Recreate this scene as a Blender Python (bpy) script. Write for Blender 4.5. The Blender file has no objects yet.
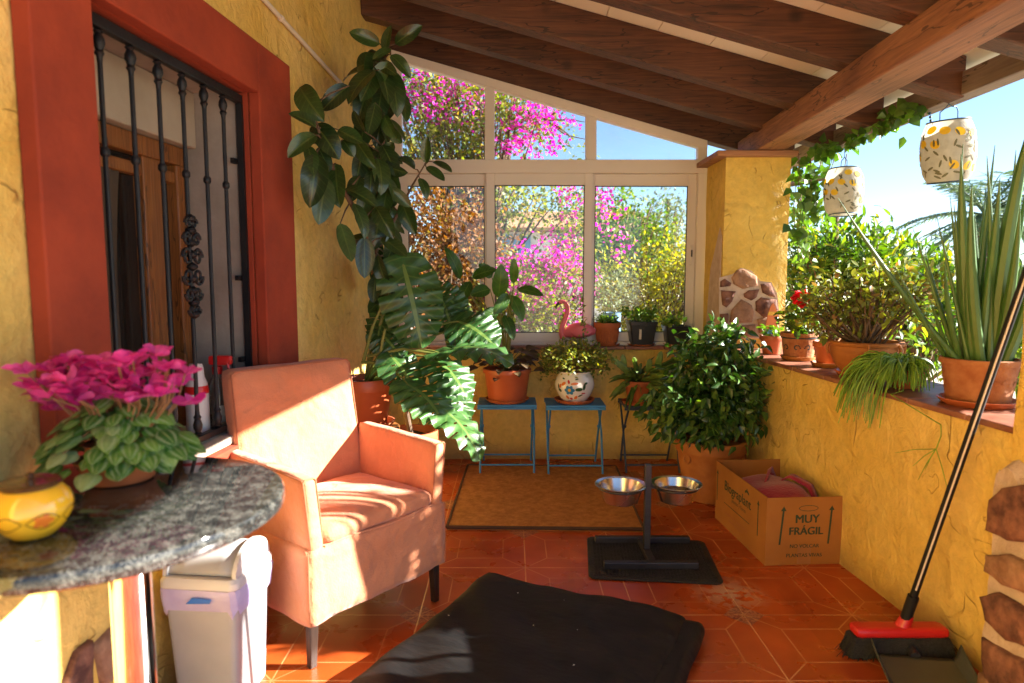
import bpy, math, random
import numpy as np
from mathutils import Matrix, Vector, noise as mnoise

R = math.radians
rng = np.random.default_rng(7)
random.seed(7)
SC = bpy.context.scene
COL = SC.collection

# ------------------------------------------------------------------ camera, sky, sun, exposure
CAM_H, FPX, PITCH = 1.2, 660.0, 5.5
cam_d = bpy.data.cameras.new('camera')
cam = bpy.data.objects.new('camera', cam_d); COL.objects.link(cam)
cam.location = (0, 0, CAM_H); cam.rotation_euler = (R(90 - PITCH), 0, 0)
cam_d.sensor_width = 36; cam_d.lens = 36 * FPX / 1024
cam_d.clip_start = 0.02; cam_d.clip_end = 3000
cam_d.dof.use_dof = True; cam_d.dof.focus_distance = 3.2; cam_d.dof.aperture_fstop = 2.6
SC.camera = cam
SUN_EL, SUN_AZ = 24.2, 88.5          # azimuth measured from +Y clockwise towards +X
world = bpy.data.worlds.new('World'); SC.world = world; world.use_nodes = True
nt = world.node_tree; nt.nodes.clear()
sky = nt.nodes.new('ShaderNodeTexSky'); sky.sky_type = 'NISHITA'; sky.sun_disc = False
sky.sun_elevation = R(SUN_EL); sky.sun_rotation = R(SUN_AZ)
sky.air_density = 0.72; sky.dust_density = 0.1; sky.ozone_density = 2.5
bg = nt.nodes.new('ShaderNodeBackground'); bg.inputs['Strength'].default_value = 0.05
wo = nt.nodes.new('ShaderNodeOutputWorld')
nt.links.new(sky.outputs[0], bg.inputs[0]); nt.links.new(bg.outputs[0], wo.inputs[0])
sun_d = bpy.data.lights.new('sun', 'SUN'); sun_d.energy = 5.0; sun_d.angle = R(0.5); sun_d.color = (1.0, 0.94, 0.85)
sun = bpy.data.objects.new('sun', sun_d); COL.objects.link(sun)
sun.rotation_euler = (0, R(90 - SUN_EL), R(90 - SUN_AZ)); sun.location = (20, 0, 12)
SC.view_settings.view_transform = 'Standard'; SC.view_settings.look = 'None'
SC.view_settings.exposure = 2.68; SC.view_settings.gamma = 1
SC.render.engine = 'CYCLES'
SC.cycles.use_denoising = True
SC.cycles.max_bounces = 10; SC.cycles.diffuse_bounces = 8; SC.cycles.transparent_max_bounces = 12
SC.cycles.sample_clamp_indirect = 8

# ------------------------------------------------------------------ pixel -> space helpers (measuring only)
_ct, _st = math.cos(R(PITCH)), math.sin(R(PITCH))
def _ray(px, py):
    a = (px - 512) / FPX; b = -(py - 341.5) / FPX
    return np.array([a, _ct + b * _st, -_st + b * _ct])
def at(px, py, Y):
    r = _ray(px, py); return np.array([0, 0, CAM_H]) + r * (Y / r[1])
def atz(px, py, z):
    r = _ray(px, py); return np.array([0, 0, CAM_H]) + r * ((z - CAM_H) / r[2])
def atx(px, py, X):
    r = _ray(px, py); return np.array([0, 0, CAM_H]) + r * (X / r[0])

# ------------------------------------------------------------------ materials
def _n(t, kind, **kw):
    n = t.nodes.new(kind)
    for k, v in kw.items(): setattr(n, k, v)
    return n
def mat(name, c1, c2=None, rough=0.6, metal=0.0, nscale=6.0, bump=0.0, bscale=40.0, spec=0.5, detail=6,
        coat=0.0, transl=0.0, attr=False, c3=None, stretch=None, sheen=0.0, contrast=(0.35, 0.65), rough2=None, vein_amt=0.5, vein_col=(0.16, 0.24, 0.05), marble=False, crease=0.0):
    m = bpy.data.materials.new(name); m.use_nodes = True
    t = m.node_tree; b = t.nodes['Principled BSDF']; L = t.links.new
    b.inputs['Roughness'].default_value = rough; b.inputs['Metallic'].default_value = metal
    b.inputs['Specular IOR Level'].default_value = spec
    if coat: b.inputs['Coat Weight'].default_value = coat; b.inputs['Coat Roughness'].default_value = 0.08
    if sheen: b.inputs['Sheen Weight'].default_value = sheen; b.inputs['Sheen Roughness'].default_value = 0.5
    tc = _n(t, 'ShaderNodeTexCoord'); vec = tc.outputs['Object']
    if stretch:
        mp = _n(t, 'ShaderNodeMapping'); mp.inputs['Scale'].default_value = stretch
        L(vec, mp.inputs['Vector']); vec = mp.outputs[0]
    ramp = _n(t, 'ShaderNodeValToRGB'); e = ramp.color_ramp.elements
    e[0].position, e[1].position = contrast
    e[0].color = (*c1, 1); e[1].color = (*(c2 or c1), 1)
    if c3:
        q = ramp.color_ramp.elements.new(1.0 if contrast[1] < 1 else 0.99); q.color = (*c3, 1)
    out_col = ramp.outputs[0]
    if attr:
        a = _n(t, 'ShaderNodeAttribute'); a.attribute_name = 'rnd'
        e[0].position, e[1].position = (0.0, 0.8 if c3 else 1.0)
        L(a.outputs['Fac'], ramp.inputs[0])
        lv = _n(t, 'ShaderNodeAttribute'); lv.attribute_name = 'leaf'; sx_ = _n(t, 'ShaderNodeSeparateXYZ'); L(lv.outputs['Vector'], sx_.inputs[0])
        def _m(op, p, q):
            n_ = _n(t, 'ShaderNodeMath', operation=op)
            for i_, x_ in enumerate((p, q)):
                if isinstance(x_, (int, float)): n_.inputs[i_].default_value = x_
                elif x_ is not None: L(x_, n_.inputs[i_])
            return n_.outputs[0]
        rib = _m('LESS_THAN', sx_.outputs[0], 0.07)
        ph_ = _m('FRACT', _m('SUBTRACT', _m('MULTIPLY', sx_.outputs[1], 8.0), _m('MULTIPLY', sx_.outputs[0], 1.6)), None)
        side_ = _m('MULTIPLY', _m('LESS_THAN', ph_, 0.16), 0.35)
        vein = _m('MULTIPLY', _m('MULTIPLY', _m('MAXIMUM', rib, side_), sx_.outputs[2]), vein_amt)
        bl_ = _n(t, 'ShaderNodeTexNoise'); bl_.inputs['Scale'].default_value = 28; bl_.inputs['Detail'].default_value = 4; L(vec, bl_.inputs['Vector'])
        bm_ = _n(t, 'ShaderNodeMapRange'); bm_.inputs['From Min'].default_value = 0.3; bm_.inputs['From Max'].default_value = 0.7; bm_.inputs['To Min'].default_value = 0.75; bm_.inputs['To Max'].default_value = 1.35; L(bl_.outputs['Fac'], bm_.inputs['Value'])
        hv_ = _n(t, 'ShaderNodeHueSaturation'); L(ramp.outputs[0], hv_.inputs['Color']); L(bm_.outputs[0], hv_.inputs['Value'])
        vx_ = _n(t, 'ShaderNodeMixRGB'); L(vein, vx_.inputs[0]); L(hv_.outputs[0], vx_.inputs[1]); vx_.inputs[2].default_value = (*vein_col, 1)
        if marble:
            d_ = _m('ABSOLUTE', _m('SUBTRACT', _m('ADD', sx_.outputs[0], _m('MULTIPLY', bl_.outputs['Fac'], .5)), .8), None)
            mf_ = _m('MULTIPLY', _m('LESS_THAN', d_, 0.12), .42); v2_ = _n(t, 'ShaderNodeMixRGB'); L(mf_, v2_.inputs[0]); L(vx_.outputs[0], v2_.inputs[1]); v2_.inputs[2].default_value = (.42, .52, .30, 1); vx_ = v2_
        if not bump: 
            bpv = _n(t, 'ShaderNodeBump'); bpv.inputs['Strength'].default_value = 0.4; bpv.inputs['Distance'].default_value = 0.004
            L(_m('SUBTRACT', bl_.outputs['Fac'], vein), bpv.inputs['Height']); L(bpv.outputs[0], b.inputs['Normal'])
        out_col = vx_.outputs[0]
    else:
        nz = _n(t, 'ShaderNodeTexNoise'); nz.inputs['Scale'].default_value = nscale; nz.inputs['Detail'].default_value = detail
        nz.inputs['Roughness'].default_value = 0.6
        L(vec, nz.inputs['Vector']); L(nz.outputs['Fac'], ramp.inputs[0])
        if rough2 is not None:
            mr = _n(t, 'ShaderNodeMapRange'); mr.inputs['From Min'].default_value = 0.3; mr.inputs['From Max'].default_value = 0.7
            mr.inputs['To Min'].default_value = rough; mr.inputs['To Max'].default_value = rough2
            L(nz.outputs['Fac'], mr.inputs['Value']); L(mr.outputs[0], b.inputs['Roughness'])
    L(out_col, b.inputs['Base Color'])
    if bump:
        bz = _n(t, 'ShaderNodeTexNoise'); bz.inputs['Scale'].default_value = bscale; bz.inputs['Detail'].default_value = 5
        L(vec, bz.inputs['Vector'])
        bp = _n(t, 'ShaderNodeBump'); bp.inputs['Strength'].default_value = bump; bp.inputs['Distance'].default_value = 0.01
        L(bz.outputs['Fac'], bp.inputs['Height']); L(bp.outputs[0], b.inputs['Normal'])
        if crease:
            cz = _n(t, 'ShaderNodeTexNoise'); cz.inputs['Scale'].default_value = 5.5; cz.inputs['Detail'].default_value = 3; cz.inputs['Distortion'].default_value = 0.25; L(vec, cz.inputs['Vector'])
            cb_ = _n(t, 'ShaderNodeBump'); cb_.inputs['Strength'].default_value = crease; cb_.inputs['Distance'].default_value = 0.06
            L(cz.outputs['Fac'], cb_.inputs['Height']); L(cb_.outputs[0], bp.inputs['Normal'])
    if transl:
        tr = _n(t, 'ShaderNodeBsdfTranslucent'); mx = _n(t, 'ShaderNodeMixShader'); mx.inputs[0].default_value = transl
        hs = _n(t, 'ShaderNodeHueSaturation'); hs.inputs['Value'].default_value = 1.6; hs.inputs['Saturation'].default_value = 1.15
        L(out_col, hs.inputs['Color']); L(hs.outputs[0], tr.inputs['Color'])
        L(b.outputs[0], mx.inputs[1]); L(tr.outputs[0], mx.inputs[2])
        L(mx.outputs[0], t.nodes['Material Output'].inputs['Surface'])
    return m

def stucco(name, base, dark, light, scale=1.0):
    """trowelled plaster: broad tone drift, curved trowel ridges, thin dark scratches."""
    m = bpy.data.materials.new(name); m.use_nodes = True
    t = m.node_tree; b = t.nodes['Principled BSDF']; L = t.links.new
    b.inputs['Roughness'].default_value = 0.82; b.inputs['Specular IOR Level'].default_value = 0.3
    tc = _n(t, 'ShaderNodeTexCoord')
    mp = _n(t, 'ShaderNodeMapping'); mp.inputs['Scale'].default_value = (scale,) * 3; L(tc.outputs['Object'], mp.inputs[0])
    n1 = _n(t, 'ShaderNodeTexNoise'); n1.inputs['Scale'].default_value = 2.2; n1.inputs['Detail'].default_value = 6; L(mp.outputs[0], n1.inputs['Vector'])
    r1 = _n(t, 'ShaderNodeValToRGB'); e = r1.color_ramp.elements; e[0].position = 0.3; e[1].position = 0.7
    e[0].color = (*base, 1); e[1].color = (*light, 1); L(n1.outputs['Fac'], r1.inputs[0])
    nf = _n(t, 'ShaderNodeTexNoise'); nf.inputs['Scale'].default_value = 22; nf.inputs['Detail'].default_value = 8; nf.inputs['Roughness'].default_value = 0.7; L(mp.outputs[0], nf.inputs['Vector'])
    vf = _n(t, 'ShaderNodeMapRange'); vf.inputs['From Min'].default_value = 0.3; vf.inputs['From Max'].default_value = 0.7; vf.inputs['To Min'].default_value = 0.84; vf.inputs['To Max'].default_value = 1.1; L(nf.outputs['Fac'], vf.inputs['Value'])
    hf = _n(t, 'ShaderNodeHueSaturation'); L(r1.outputs[0], hf.inputs['Color']); L(vf.outputs[0], hf.inputs['Value'])
    sz = _n(t, 'ShaderNodeSeparateXYZ'); L(tc.outputs['Object'], sz.inputs[0])
    gz_ = _n(t, 'ShaderNodeMath', operation='MULTIPLY_ADD'); gz_.inputs[1].default_value = -0.22; L(n1.outputs['Fac'], gz_.inputs[0]); L(sz.outputs['Z'], gz_.inputs[2])
    gr_ = _n(t, 'ShaderNodeMapRange'); gr_.inputs['From Min'].default_value = -0.09; gr_.inputs['From Max'].default_value = 0.04; gr_.inputs['To Min'].default_value = 0.55; gr_.inputs['To Max'].default_value = 0.0; L(gz_.outputs[0], gr_.inputs['Value'])
    dg = _n(t, 'ShaderNodeMixRGB'); dg.inputs[2].default_value = (0.20, 0.12, 0.05, 1); L(gr_.outputs[0], dg.inputs[0]); L(hf.outputs[0], dg.inputs[1])
    # curved scratches: iso-lines of a warped noise, masked
    n2 = _n(t, 'ShaderNodeTexNoise'); n2.inputs['Scale'].default_value = 3.6; n2.inputs['Detail'].default_value = 2.5; n2.inputs['Distortion'].default_value = 1.1
    L(mp.outputs[0], n2.inputs['Vector'])
    s1 = _n(t, 'ShaderNodeMath', operation='SUBTRACT'); s1.inputs[1].default_value = 0.5; L(n2.outputs['Fac'], s1.inputs[0])
    ab = _n(t, 'ShaderNodeMath', operation='ABSOLUTE'); L(s1.outputs[0], ab.inputs[0])
    mr = _n(t, 'ShaderNodeMapRange'); mr.inputs['From Min'].default_value = 0.0; mr.inputs['From Max'].default_value = 0.012
    mr.inputs['To Min'].default_value = 1; mr.inputs['To Max'].default_value = 0; L(ab.outputs[0], mr.inputs['Value'])
    n3 = _n(t, 'ShaderNodeTexNoise'); n3.inputs['Scale'].default_value = 7; L(mp.outputs[0], n3.inputs['Vector'])
    m3 = _n(t, 'ShaderNodeMapRange'); m3.inputs['From Min'].default_value = 0.50; m3.inputs['From Max'].default_value = 0.64; L(n3.outputs['Fac'], m3.inputs['Value'])
    mu = _n(t, 'ShaderNodeMath', operation='MULTIPLY'); L(mr.outputs[0], mu.inputs[0]); L(m3.outputs[0], mu.inputs[1])
    mu2 = _n(t, 'ShaderNodeMath', operation='MULTIPLY'); L(mu.outputs[0], mu2.inputs[0]); mu2.inputs[1].default_value = 0.62
    mx = _n(t, 'ShaderNodeMixRGB'); mx.inputs[2].default_value = (*dark, 1); L(mu2.outputs[0], mx.inputs[0]); L(dg.outputs[0], mx.inputs[1])
    L(mx.outputs[0], b.inputs['Base Color'])
    # relief
    n4 = _n(t, 'ShaderNodeTexNoise'); n4.inputs['Scale'].default_value = 9; n4.inputs['Detail'].default_value = 8; n4.inputs['Distortion'].default_value = 0.8
    L(mp.outputs[0], n4.inputs['Vector'])
    ad = _n(t, 'ShaderNodeMath', operation='SUBTRACT'); L(n4.outputs['Fac'], ad.inputs[0])
    q = _n(t, 'ShaderNodeMath', operation='MULTIPLY'); q.inputs[1].default_value = 0.35; L(mu.outputs[0], q.inputs[0]); L(q.outputs[0], ad.inputs[1])
    bp = _n(t, 'ShaderNodeBump'); bp.inputs['Strength'].default_value = 0.78; bp.inputs['Distance'].default_value = 0.028
    ng = _n(t, 'ShaderNodeTexNoise'); ng.inputs['Scale'].default_value = 70; ng.inputs['Detail'].default_value = 6; L(mp.outputs[0], ng.inputs['Vector'])
    ag = _n(t, 'ShaderNodeMath', operation='MULTIPLY_ADD'); ag.inputs[1].default_value = 0.16; L(ng.outputs['Fac'], ag.inputs[0]); L(ad.outputs[0], ag.inputs[2])
    L(ag.outputs[0], bp.inputs['Height']); L(bp.outputs[0], b.inputs['Normal'])
    return m

def tile_floor(name):
    """terracotta tiles printed with long hexagons round a lattice; pale orange joints."""
    m = bpy.data.materials.new(name); m.use_nodes = True
    t = m.node_tree; b = t.nodes['Principled BSDF']; L = t.links.new
    P = 0.387
    tc = _n(t, 'ShaderNodeTexCoord'); sp = _n(t, 'ShaderNodeSeparateXYZ'); L(tc.outputs['Object'], sp.inputs[0])
    def M(op, a, c=None):
        n = _n(t, 'ShaderNodeMath', operation=op)
        for i, v in enumerate((a, c)):
            if v is None: continue
            if isinstance(v, (int, float)): n.inputs[i].default_value = v
            else: L(v, n.inputs[i])
        return n.outputs[0]
    def cell(o, off):   # signed distance to nearest lattice line
        s = M('DIVIDE', M('SUBTRACT', o, off), P)
        f = M('SUBTRACT', s, M('ROUND', s))
        return M('MULTIPLY', f, P), M('ROUND', s)
    u, iu = cell(sp.outputs['X'], 0.055); v, iv = cell(sp.outputs['Y'], 3.03)
    au, av = M('ABSOLUTE', u), M('ABSOLUTE', v)
    def line(d, w):     # 1 on the line
        mr = _n(t, 'ShaderNodeMapRange'); mr.inputs['From Min'].default_value = w * 0.6; mr.inputs['From Max'].default_value = w
        mr.inputs['To Min'].default_value = 1; mr.inputs['To Max'].default_value = 0; L(d, mr.inputs['Value']); return mr.outputs[0]
    joint = line(M('MINIMUM', au, av), 0.0028)
    hw = 0.095
    mn, mxx = M('MINIMUM', au, av), M('MAXIMUM', au, av)
    diag = M('MULTIPLY', M('ABSOLUTE', M('SUBTRACT', au, av)), 0.707)
    diag_on = M('LESS_THAN', mxx, hw)
    edge = M('ABSOLUTE', M('SUBTRACT', mn, hw))
    edge_on = M('GREATER_THAN', mxx, hw)
    printed = M('MAXIMUM', M('MULTIPLY', line(diag, 0.0028), diag_on), M('MULTIPLY', line(edge, 0.0028), edge_on))
    # one lattice point in four carries a small decorated square insert
    par = M('MODULO', M('ABSOLUTE', M('ADD', iu, M('MULTIPLY', iv, 1))), 3.0)
    ins_d = M('ADD', au, av)
    ins_on = M('MULTIPLY', M('LESS_THAN', ins_d, 0.075), M('LESS_THAN', par, 0.5))
    # colours
    n1 = _n(t, 'ShaderNodeTexNoise'); n1.inputs['Scale'].default_value = 3; n1.inputs['Detail'].default_value = 8; L(tc.outputs['Object'], n1.inputs['Vector'])
    r1 = _n(t, 'ShaderNodeValToRGB'); e = r1.color_ramp.elements; e[0].position = 0.3; e[1].position = 0.75
    e[0].color = (0.27, 0.036, 0.006, 1); e[1].color = (0.52, 0.100, 0.018, 1); L(n1.outputs['Fac'], r1.inputs[0])
    # tone by tile
    wn = _n(t, 'ShaderNodeTexWhiteNoise', noise_dimensions='3D'); cb = _n(t, 'ShaderNodeCombineXYZ')
    L(iu, cb.inputs[0]); L(iv, cb.inputs[1]); L(M('GREATER_THAN', au, av), cb.inputs[2]); L(cb.outputs[0], wn.inputs['Vector'])
    hs = _n(t, 'ShaderNodeHueSaturation'); L(r1.outputs[0], hs.inputs['Color'])
    mr = _n(t, 'ShaderNodeMapRange'); mr.inputs['To Min'].default_value = 0.93; mr.inputs['To Max'].default_value = 1.07; L(wn.outputs['Value'], mr.inputs['Value']); L(mr.outputs[0], hs.inputs['Value'])
    # insert pattern
    vo = _n(t, 'ShaderNodeTexNoise'); vo.inputs['Scale'].default_value = 75; L(tc.outputs['Object'], vo.inputs['Vector'])
    ri = _n(t, 'ShaderNodeValToRGB'); ri.color_ramp.interpolation = 'CONSTANT'; e = ri.color_ramp.elements
    e[0].color = (0.13, 0.07, 0.06, 1); e[1].position = 0.5; e[1].color = (0.38, 0.20, 0.11, 1); L(vo.outputs['Fac'], ri.inputs[0])
    m1 = _n(t, 'ShaderNodeMixRGB'); L(M('MULTIPLY', ins_on, 0.6), m1.inputs[0]); L(hs.outputs[0], m1.inputs[1]); L(ri.outputs[0], m1.inputs[2])
    wear = _n(t, 'ShaderNodeTexNoise'); wear.inputs['Scale'].default_value = 5; wear.inputs['Detail'].default_value = 7; L(tc.outputs['Object'], wear.inputs['Vector'])
    wr = _n(t, 'ShaderNodeMapRange'); wr.inputs['From Min'].default_value = 0.35; wr.inputs['From Max'].default_value = 0.65; wr.inputs['To Min'].default_value = 0.35; wr.inputs['To Max'].default_value = 1; L(wear.outputs['Fac'], wr.inputs['Value'])
    lines = M('MULTIPLY', M('MAXIMUM', joint, M('MULTIPLY', printed, 0.75)), wr.outputs[0])
    m2 = _n(t, 'ShaderNodeMixRGB'); m2.inputs[2].default_value = (0.66, 0.34, 0.14, 1); L(lines, m2.inputs[0]); L(m1.outputs[0], m2.inputs[1])
    # scuffed pale patch where the glaze is worn off
    gp = _n(t, 'ShaderNodeVectorMath', operation='DISTANCE'); gp.inputs[1].default_value = (0.83, 2.42, 0); L(tc.outputs['Object'], gp.inputs[0])
    gm = _n(t, 'ShaderNodeMapRange'); gm.inputs['From Min'].default_value = 0.02; gm.inputs['From Max'].default_value = 0.16; gm.inputs['To Min'].default_value = 1; gm.inputs['To Max'].default_value = 0; L(gp.outputs['Value'], gm.inputs['Value'])
    w2 = _n(t, 'ShaderNodeTexNoise'); w2.inputs['Scale'].default_value = 28; w2.inputs['Detail'].default_value = 8; L(tc.outputs['Object'], w2.inputs['Vector'])
    gt = M('MULTIPLY', M('MULTIPLY', gm.outputs[0], M('GREATER_THAN', w2.outputs['Fac'], 0.47)), 0.7)
    m3 = _n(t, 'ShaderNodeMixRGB'); m3.inputs[2].default_value = (0.50, 0.36, 0.25, 1); L(gt, m3.inputs[0]); L(m2.outputs[0], m3.inputs[1])
    L(m3.outputs[0], b.inputs['Base Color'])
    rr = _n(t, 'ShaderNodeMapRange'); rr.inputs['From Min'].default_value = 0.3; rr.inputs['From Max'].default_value = 0.7; rr.inputs['To Min'].default_value = 0.17; rr.inputs['To Max'].default_value = 0.45
    L(wear.outputs['Fac'], rr.inputs['Value']); L(rr.outputs[0], b.inputs['Roughness'])
    ht = M('SUBTRACT', M('MULTIPLY', n1.outputs['Fac'], 0.3), joint)
    bp = _n(t, 'ShaderNodeBump'); bp.inputs['Strength'].default_value = 0.35; bp.inputs['Distance'].default_value = 0.004
    L(ht, bp.inputs['Height']); L(bp.outputs[0], b.inputs['Normal'])
    return m

def wood(name, dark, light, axis='X', scale=4.0, rough=0.6, rings=0.5):
    m = bpy.data.materials.new(name); m.use_nodes = True
    t = m.node_tree; b = t.nodes['Principled BSDF']; L = t.links.new
    tc = _n(t, 'ShaderNodeTexCoord'); mp = _n(t, 'ShaderNodeMapping')
    s = {'X': (1.0, 20, 20), 'Y': (20, 1.0, 20), 'Z': (20, 20, 1.0)}[axis]
    mp.inputs['Scale'].default_value = tuple(k * scale / 4 for k in s); L(tc.outputs['Object'], mp.inputs[0])
    nz = _n(t, 'ShaderNodeTexNoise'); nz.inputs['Scale'].default_value = 3; nz.inputs['Detail'].default_value = 9; nz.inputs['Distortion'].default_value = 1.3
    L(mp.outputs[0], nz.inputs['Vector'])
    n2 = _n(t, 'ShaderNodeTexNoise'); n2.inputs['Scale'].default_value = 2.5; n2.inputs['Detail'].default_value = 4; L(tc.outputs['Object'], n2.inputs['Vector'])
    mx = _n(t, 'ShaderNodeMath', operation='MULTIPLY_ADD'); mx.inputs[1].default_value = 0.55
    k = _n(t, 'ShaderNodeMath', operation='MULTIPLY'); k.inputs[1].default_value = 0.45; L(n2.outputs['Fac'], k.inputs[0])
    L(nz.outputs['Fac'], mx.inputs[0]); L(k.outputs[0], mx.inputs[2])
    r = _n(t, 'ShaderNodeValToRGB'); e = r.color_ramp.elements; e[0].position = 0.36; e[1].position = 0.64; e[0].color = (*dark, 1); e[1].color = (*light, 1)
    L(mx.outputs[0], r.inputs[0]); b.inputs['Roughness'].default_value = rough
    m3 = _n(t, 'ShaderNodeMapping'); m3.inputs['Scale'].default_value = tuple(min(k, 7) * .6 for k in s); L(tc.outputs['Object'], m3.inputs[0])
    cn = _n(t, 'ShaderNodeTexNoise'); cn.inputs['Scale'].default_value = 3; cn.inputs['Detail'].default_value = 3; L(m3.outputs[0], cn.inputs['Vector'])
    def mm(op, a_, c_=None):
        n_ = _n(t, 'ShaderNodeMath', operation=op)
        for i_, x_ in enumerate((a_, c_)):
            if x_ is None: continue
            if isinstance(x_, float): n_.inputs[i_].default_value = x_
            else: L(x_, n_.inputs[i_])
        return n_.outputs[0]
    crack = mm('MULTIPLY', mm('LESS_THAN', mm('ABSOLUTE', mm('SUBTRACT', cn.outputs['Fac'], 0.53)), 0.006), 0.75)
    kv = _n(t, 'ShaderNodeTexVoronoi'); kv.inputs['Scale'].default_value = 3.1; L(tc.outputs['Object'], kv.inputs['Vector'])
    kr = _n(t, 'ShaderNodeMapRange'); kr.inputs['From Min'].default_value = 0.04; kr.inputs['From Max'].default_value = 0.13; kr.inputs['To Min'].default_value = 0.8; kr.inputs['To Max'].default_value = 0.0; L(kv.outputs['Distance'], kr.inputs['Value'])
    dk = _n(t, 'ShaderNodeMixRGB'); dk.inputs[2].default_value = (*[x * .3 for x in dark], 1); L(mm('MAXIMUM', crack, kr.outputs[0]), dk.inputs[0]); L(r.outputs[0], dk.inputs[1]); L(dk.outputs[0], b.inputs['Base Color'])
    bp = _n(t, 'ShaderNodeBump'); bp.inputs['Strength'].default_value = 0.35; bp.inputs['Distance'].default_value = 0.006
    L(nz.outputs['Fac'], bp.inputs['Height']); L(bp.outputs[0], b.inputs['Normal'])
    return m

def granite(name):
    m = bpy.data.materials.new(name); m.use_nodes = True
    t = m.node_tree; b = t.nodes['Principled BSDF']; L = t.links.new
    tc = _n(t, 'ShaderNodeTexCoord')
    v = _n(t, 'ShaderNodeTexVoronoi'); v.inputs['Scale'].default_value = 380; L(tc.outputs['Object'], v.inputs['Vector'])
    sp = _n(t, 'ShaderNodeSeparateColor'); L(v.outputs['Color'], sp.inputs[0])
    n2 = _n(t, 'ShaderNodeTexNoise'); n2.inputs['Scale'].default_value = 38; n2.inputs['Detail'].default_value = 4; L(tc.outputs['Object'], n2.inputs['Vector'])
    ad = _n(t, 'ShaderNodeMath', operation='MULTIPLY_ADD'); ad.inputs[1].default_value = 0.5; L(sp.outputs[0], ad.inputs[0]); L(n2.outputs['Fac'], ad.inputs[2])
    r = _n(t, 'ShaderNodeValToRGB'); e = r.color_ramp.elements
    e[0].position = 0.55; e[0].color = (0.010, 0.011, 0.012, 1); e[1].position = 1.05 - .05; e[1].color = (0.11, 0.11, 0.098, 1)
    q = r.color_ramp.elements.new(0.76); q.color = (0.018, 0.019, 0.018, 1)
    L(ad.outputs[0], r.inputs[0]); L(r.outputs[0], b.inputs['Base Color']); b.inputs['Roughness'].default_value = 0.05
    b.inputs['Specular IOR Level'].default_value = 0.6
    return m

def glass_pane(name, tint=(0.96, 0.97, 0.96), dirt=0.03):
    m = bpy.data.materials.new(name); m.use_nodes = True
    t = m.node_tree; t.nodes.clear(); L = t.links.new
    tr = _n(t, 'ShaderNodeBsdfTransparent'); tr.inputs[0].default_value = (*tint, 1)
    gl = _n(t, 'ShaderNodeBsdfGlossy'); gl.inputs['Roughness'].default_value = 0.02
    lw = _n(t, 'ShaderNodeFresnel'); lw.inputs[0].default_value = 1.45
    mx = _n(t, 'ShaderNodeMixShader'); L(lw.outputs[0], mx.inputs[0]); L(tr.outputs[0], mx.inputs[1]); L(gl.outputs[0], mx.inputs[2])
    df = _n(t, 'ShaderNodeBsdfDiffuse'); df.inputs[0].default_value = (0.75, 0.72, 0.66, 1)
    tc = _n(t, 'ShaderNodeTexCoord'); nz = _n(t, 'ShaderNodeTexNoise'); nz.inputs['Scale'].default_value = 5; nz.inputs['Detail'].default_value = 8; L(tc.outputs['Object'], nz.inputs['Vector'])
    mr = _n(t, 'ShaderNodeMapRange'); mr.inputs['From Min'].default_value = 0.4; mr.inputs['From Max'].default_value = 0.75; mr.inputs['To Max'].default_value = dirt * 2; L(nz.outputs['Fac'], mr.inputs['Value'])
    m2 = _n(t, 'ShaderNodeMixShader'); L(mr.outputs[0], m2.inputs[0]); L(mx.outputs[0], m2.inputs[1]); L(df.outputs[0], m2.inputs[2])
    o = _n(t, 'ShaderNodeOutputMaterial'); L(m2.outputs[0], o.inputs[0])
    return m

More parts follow.
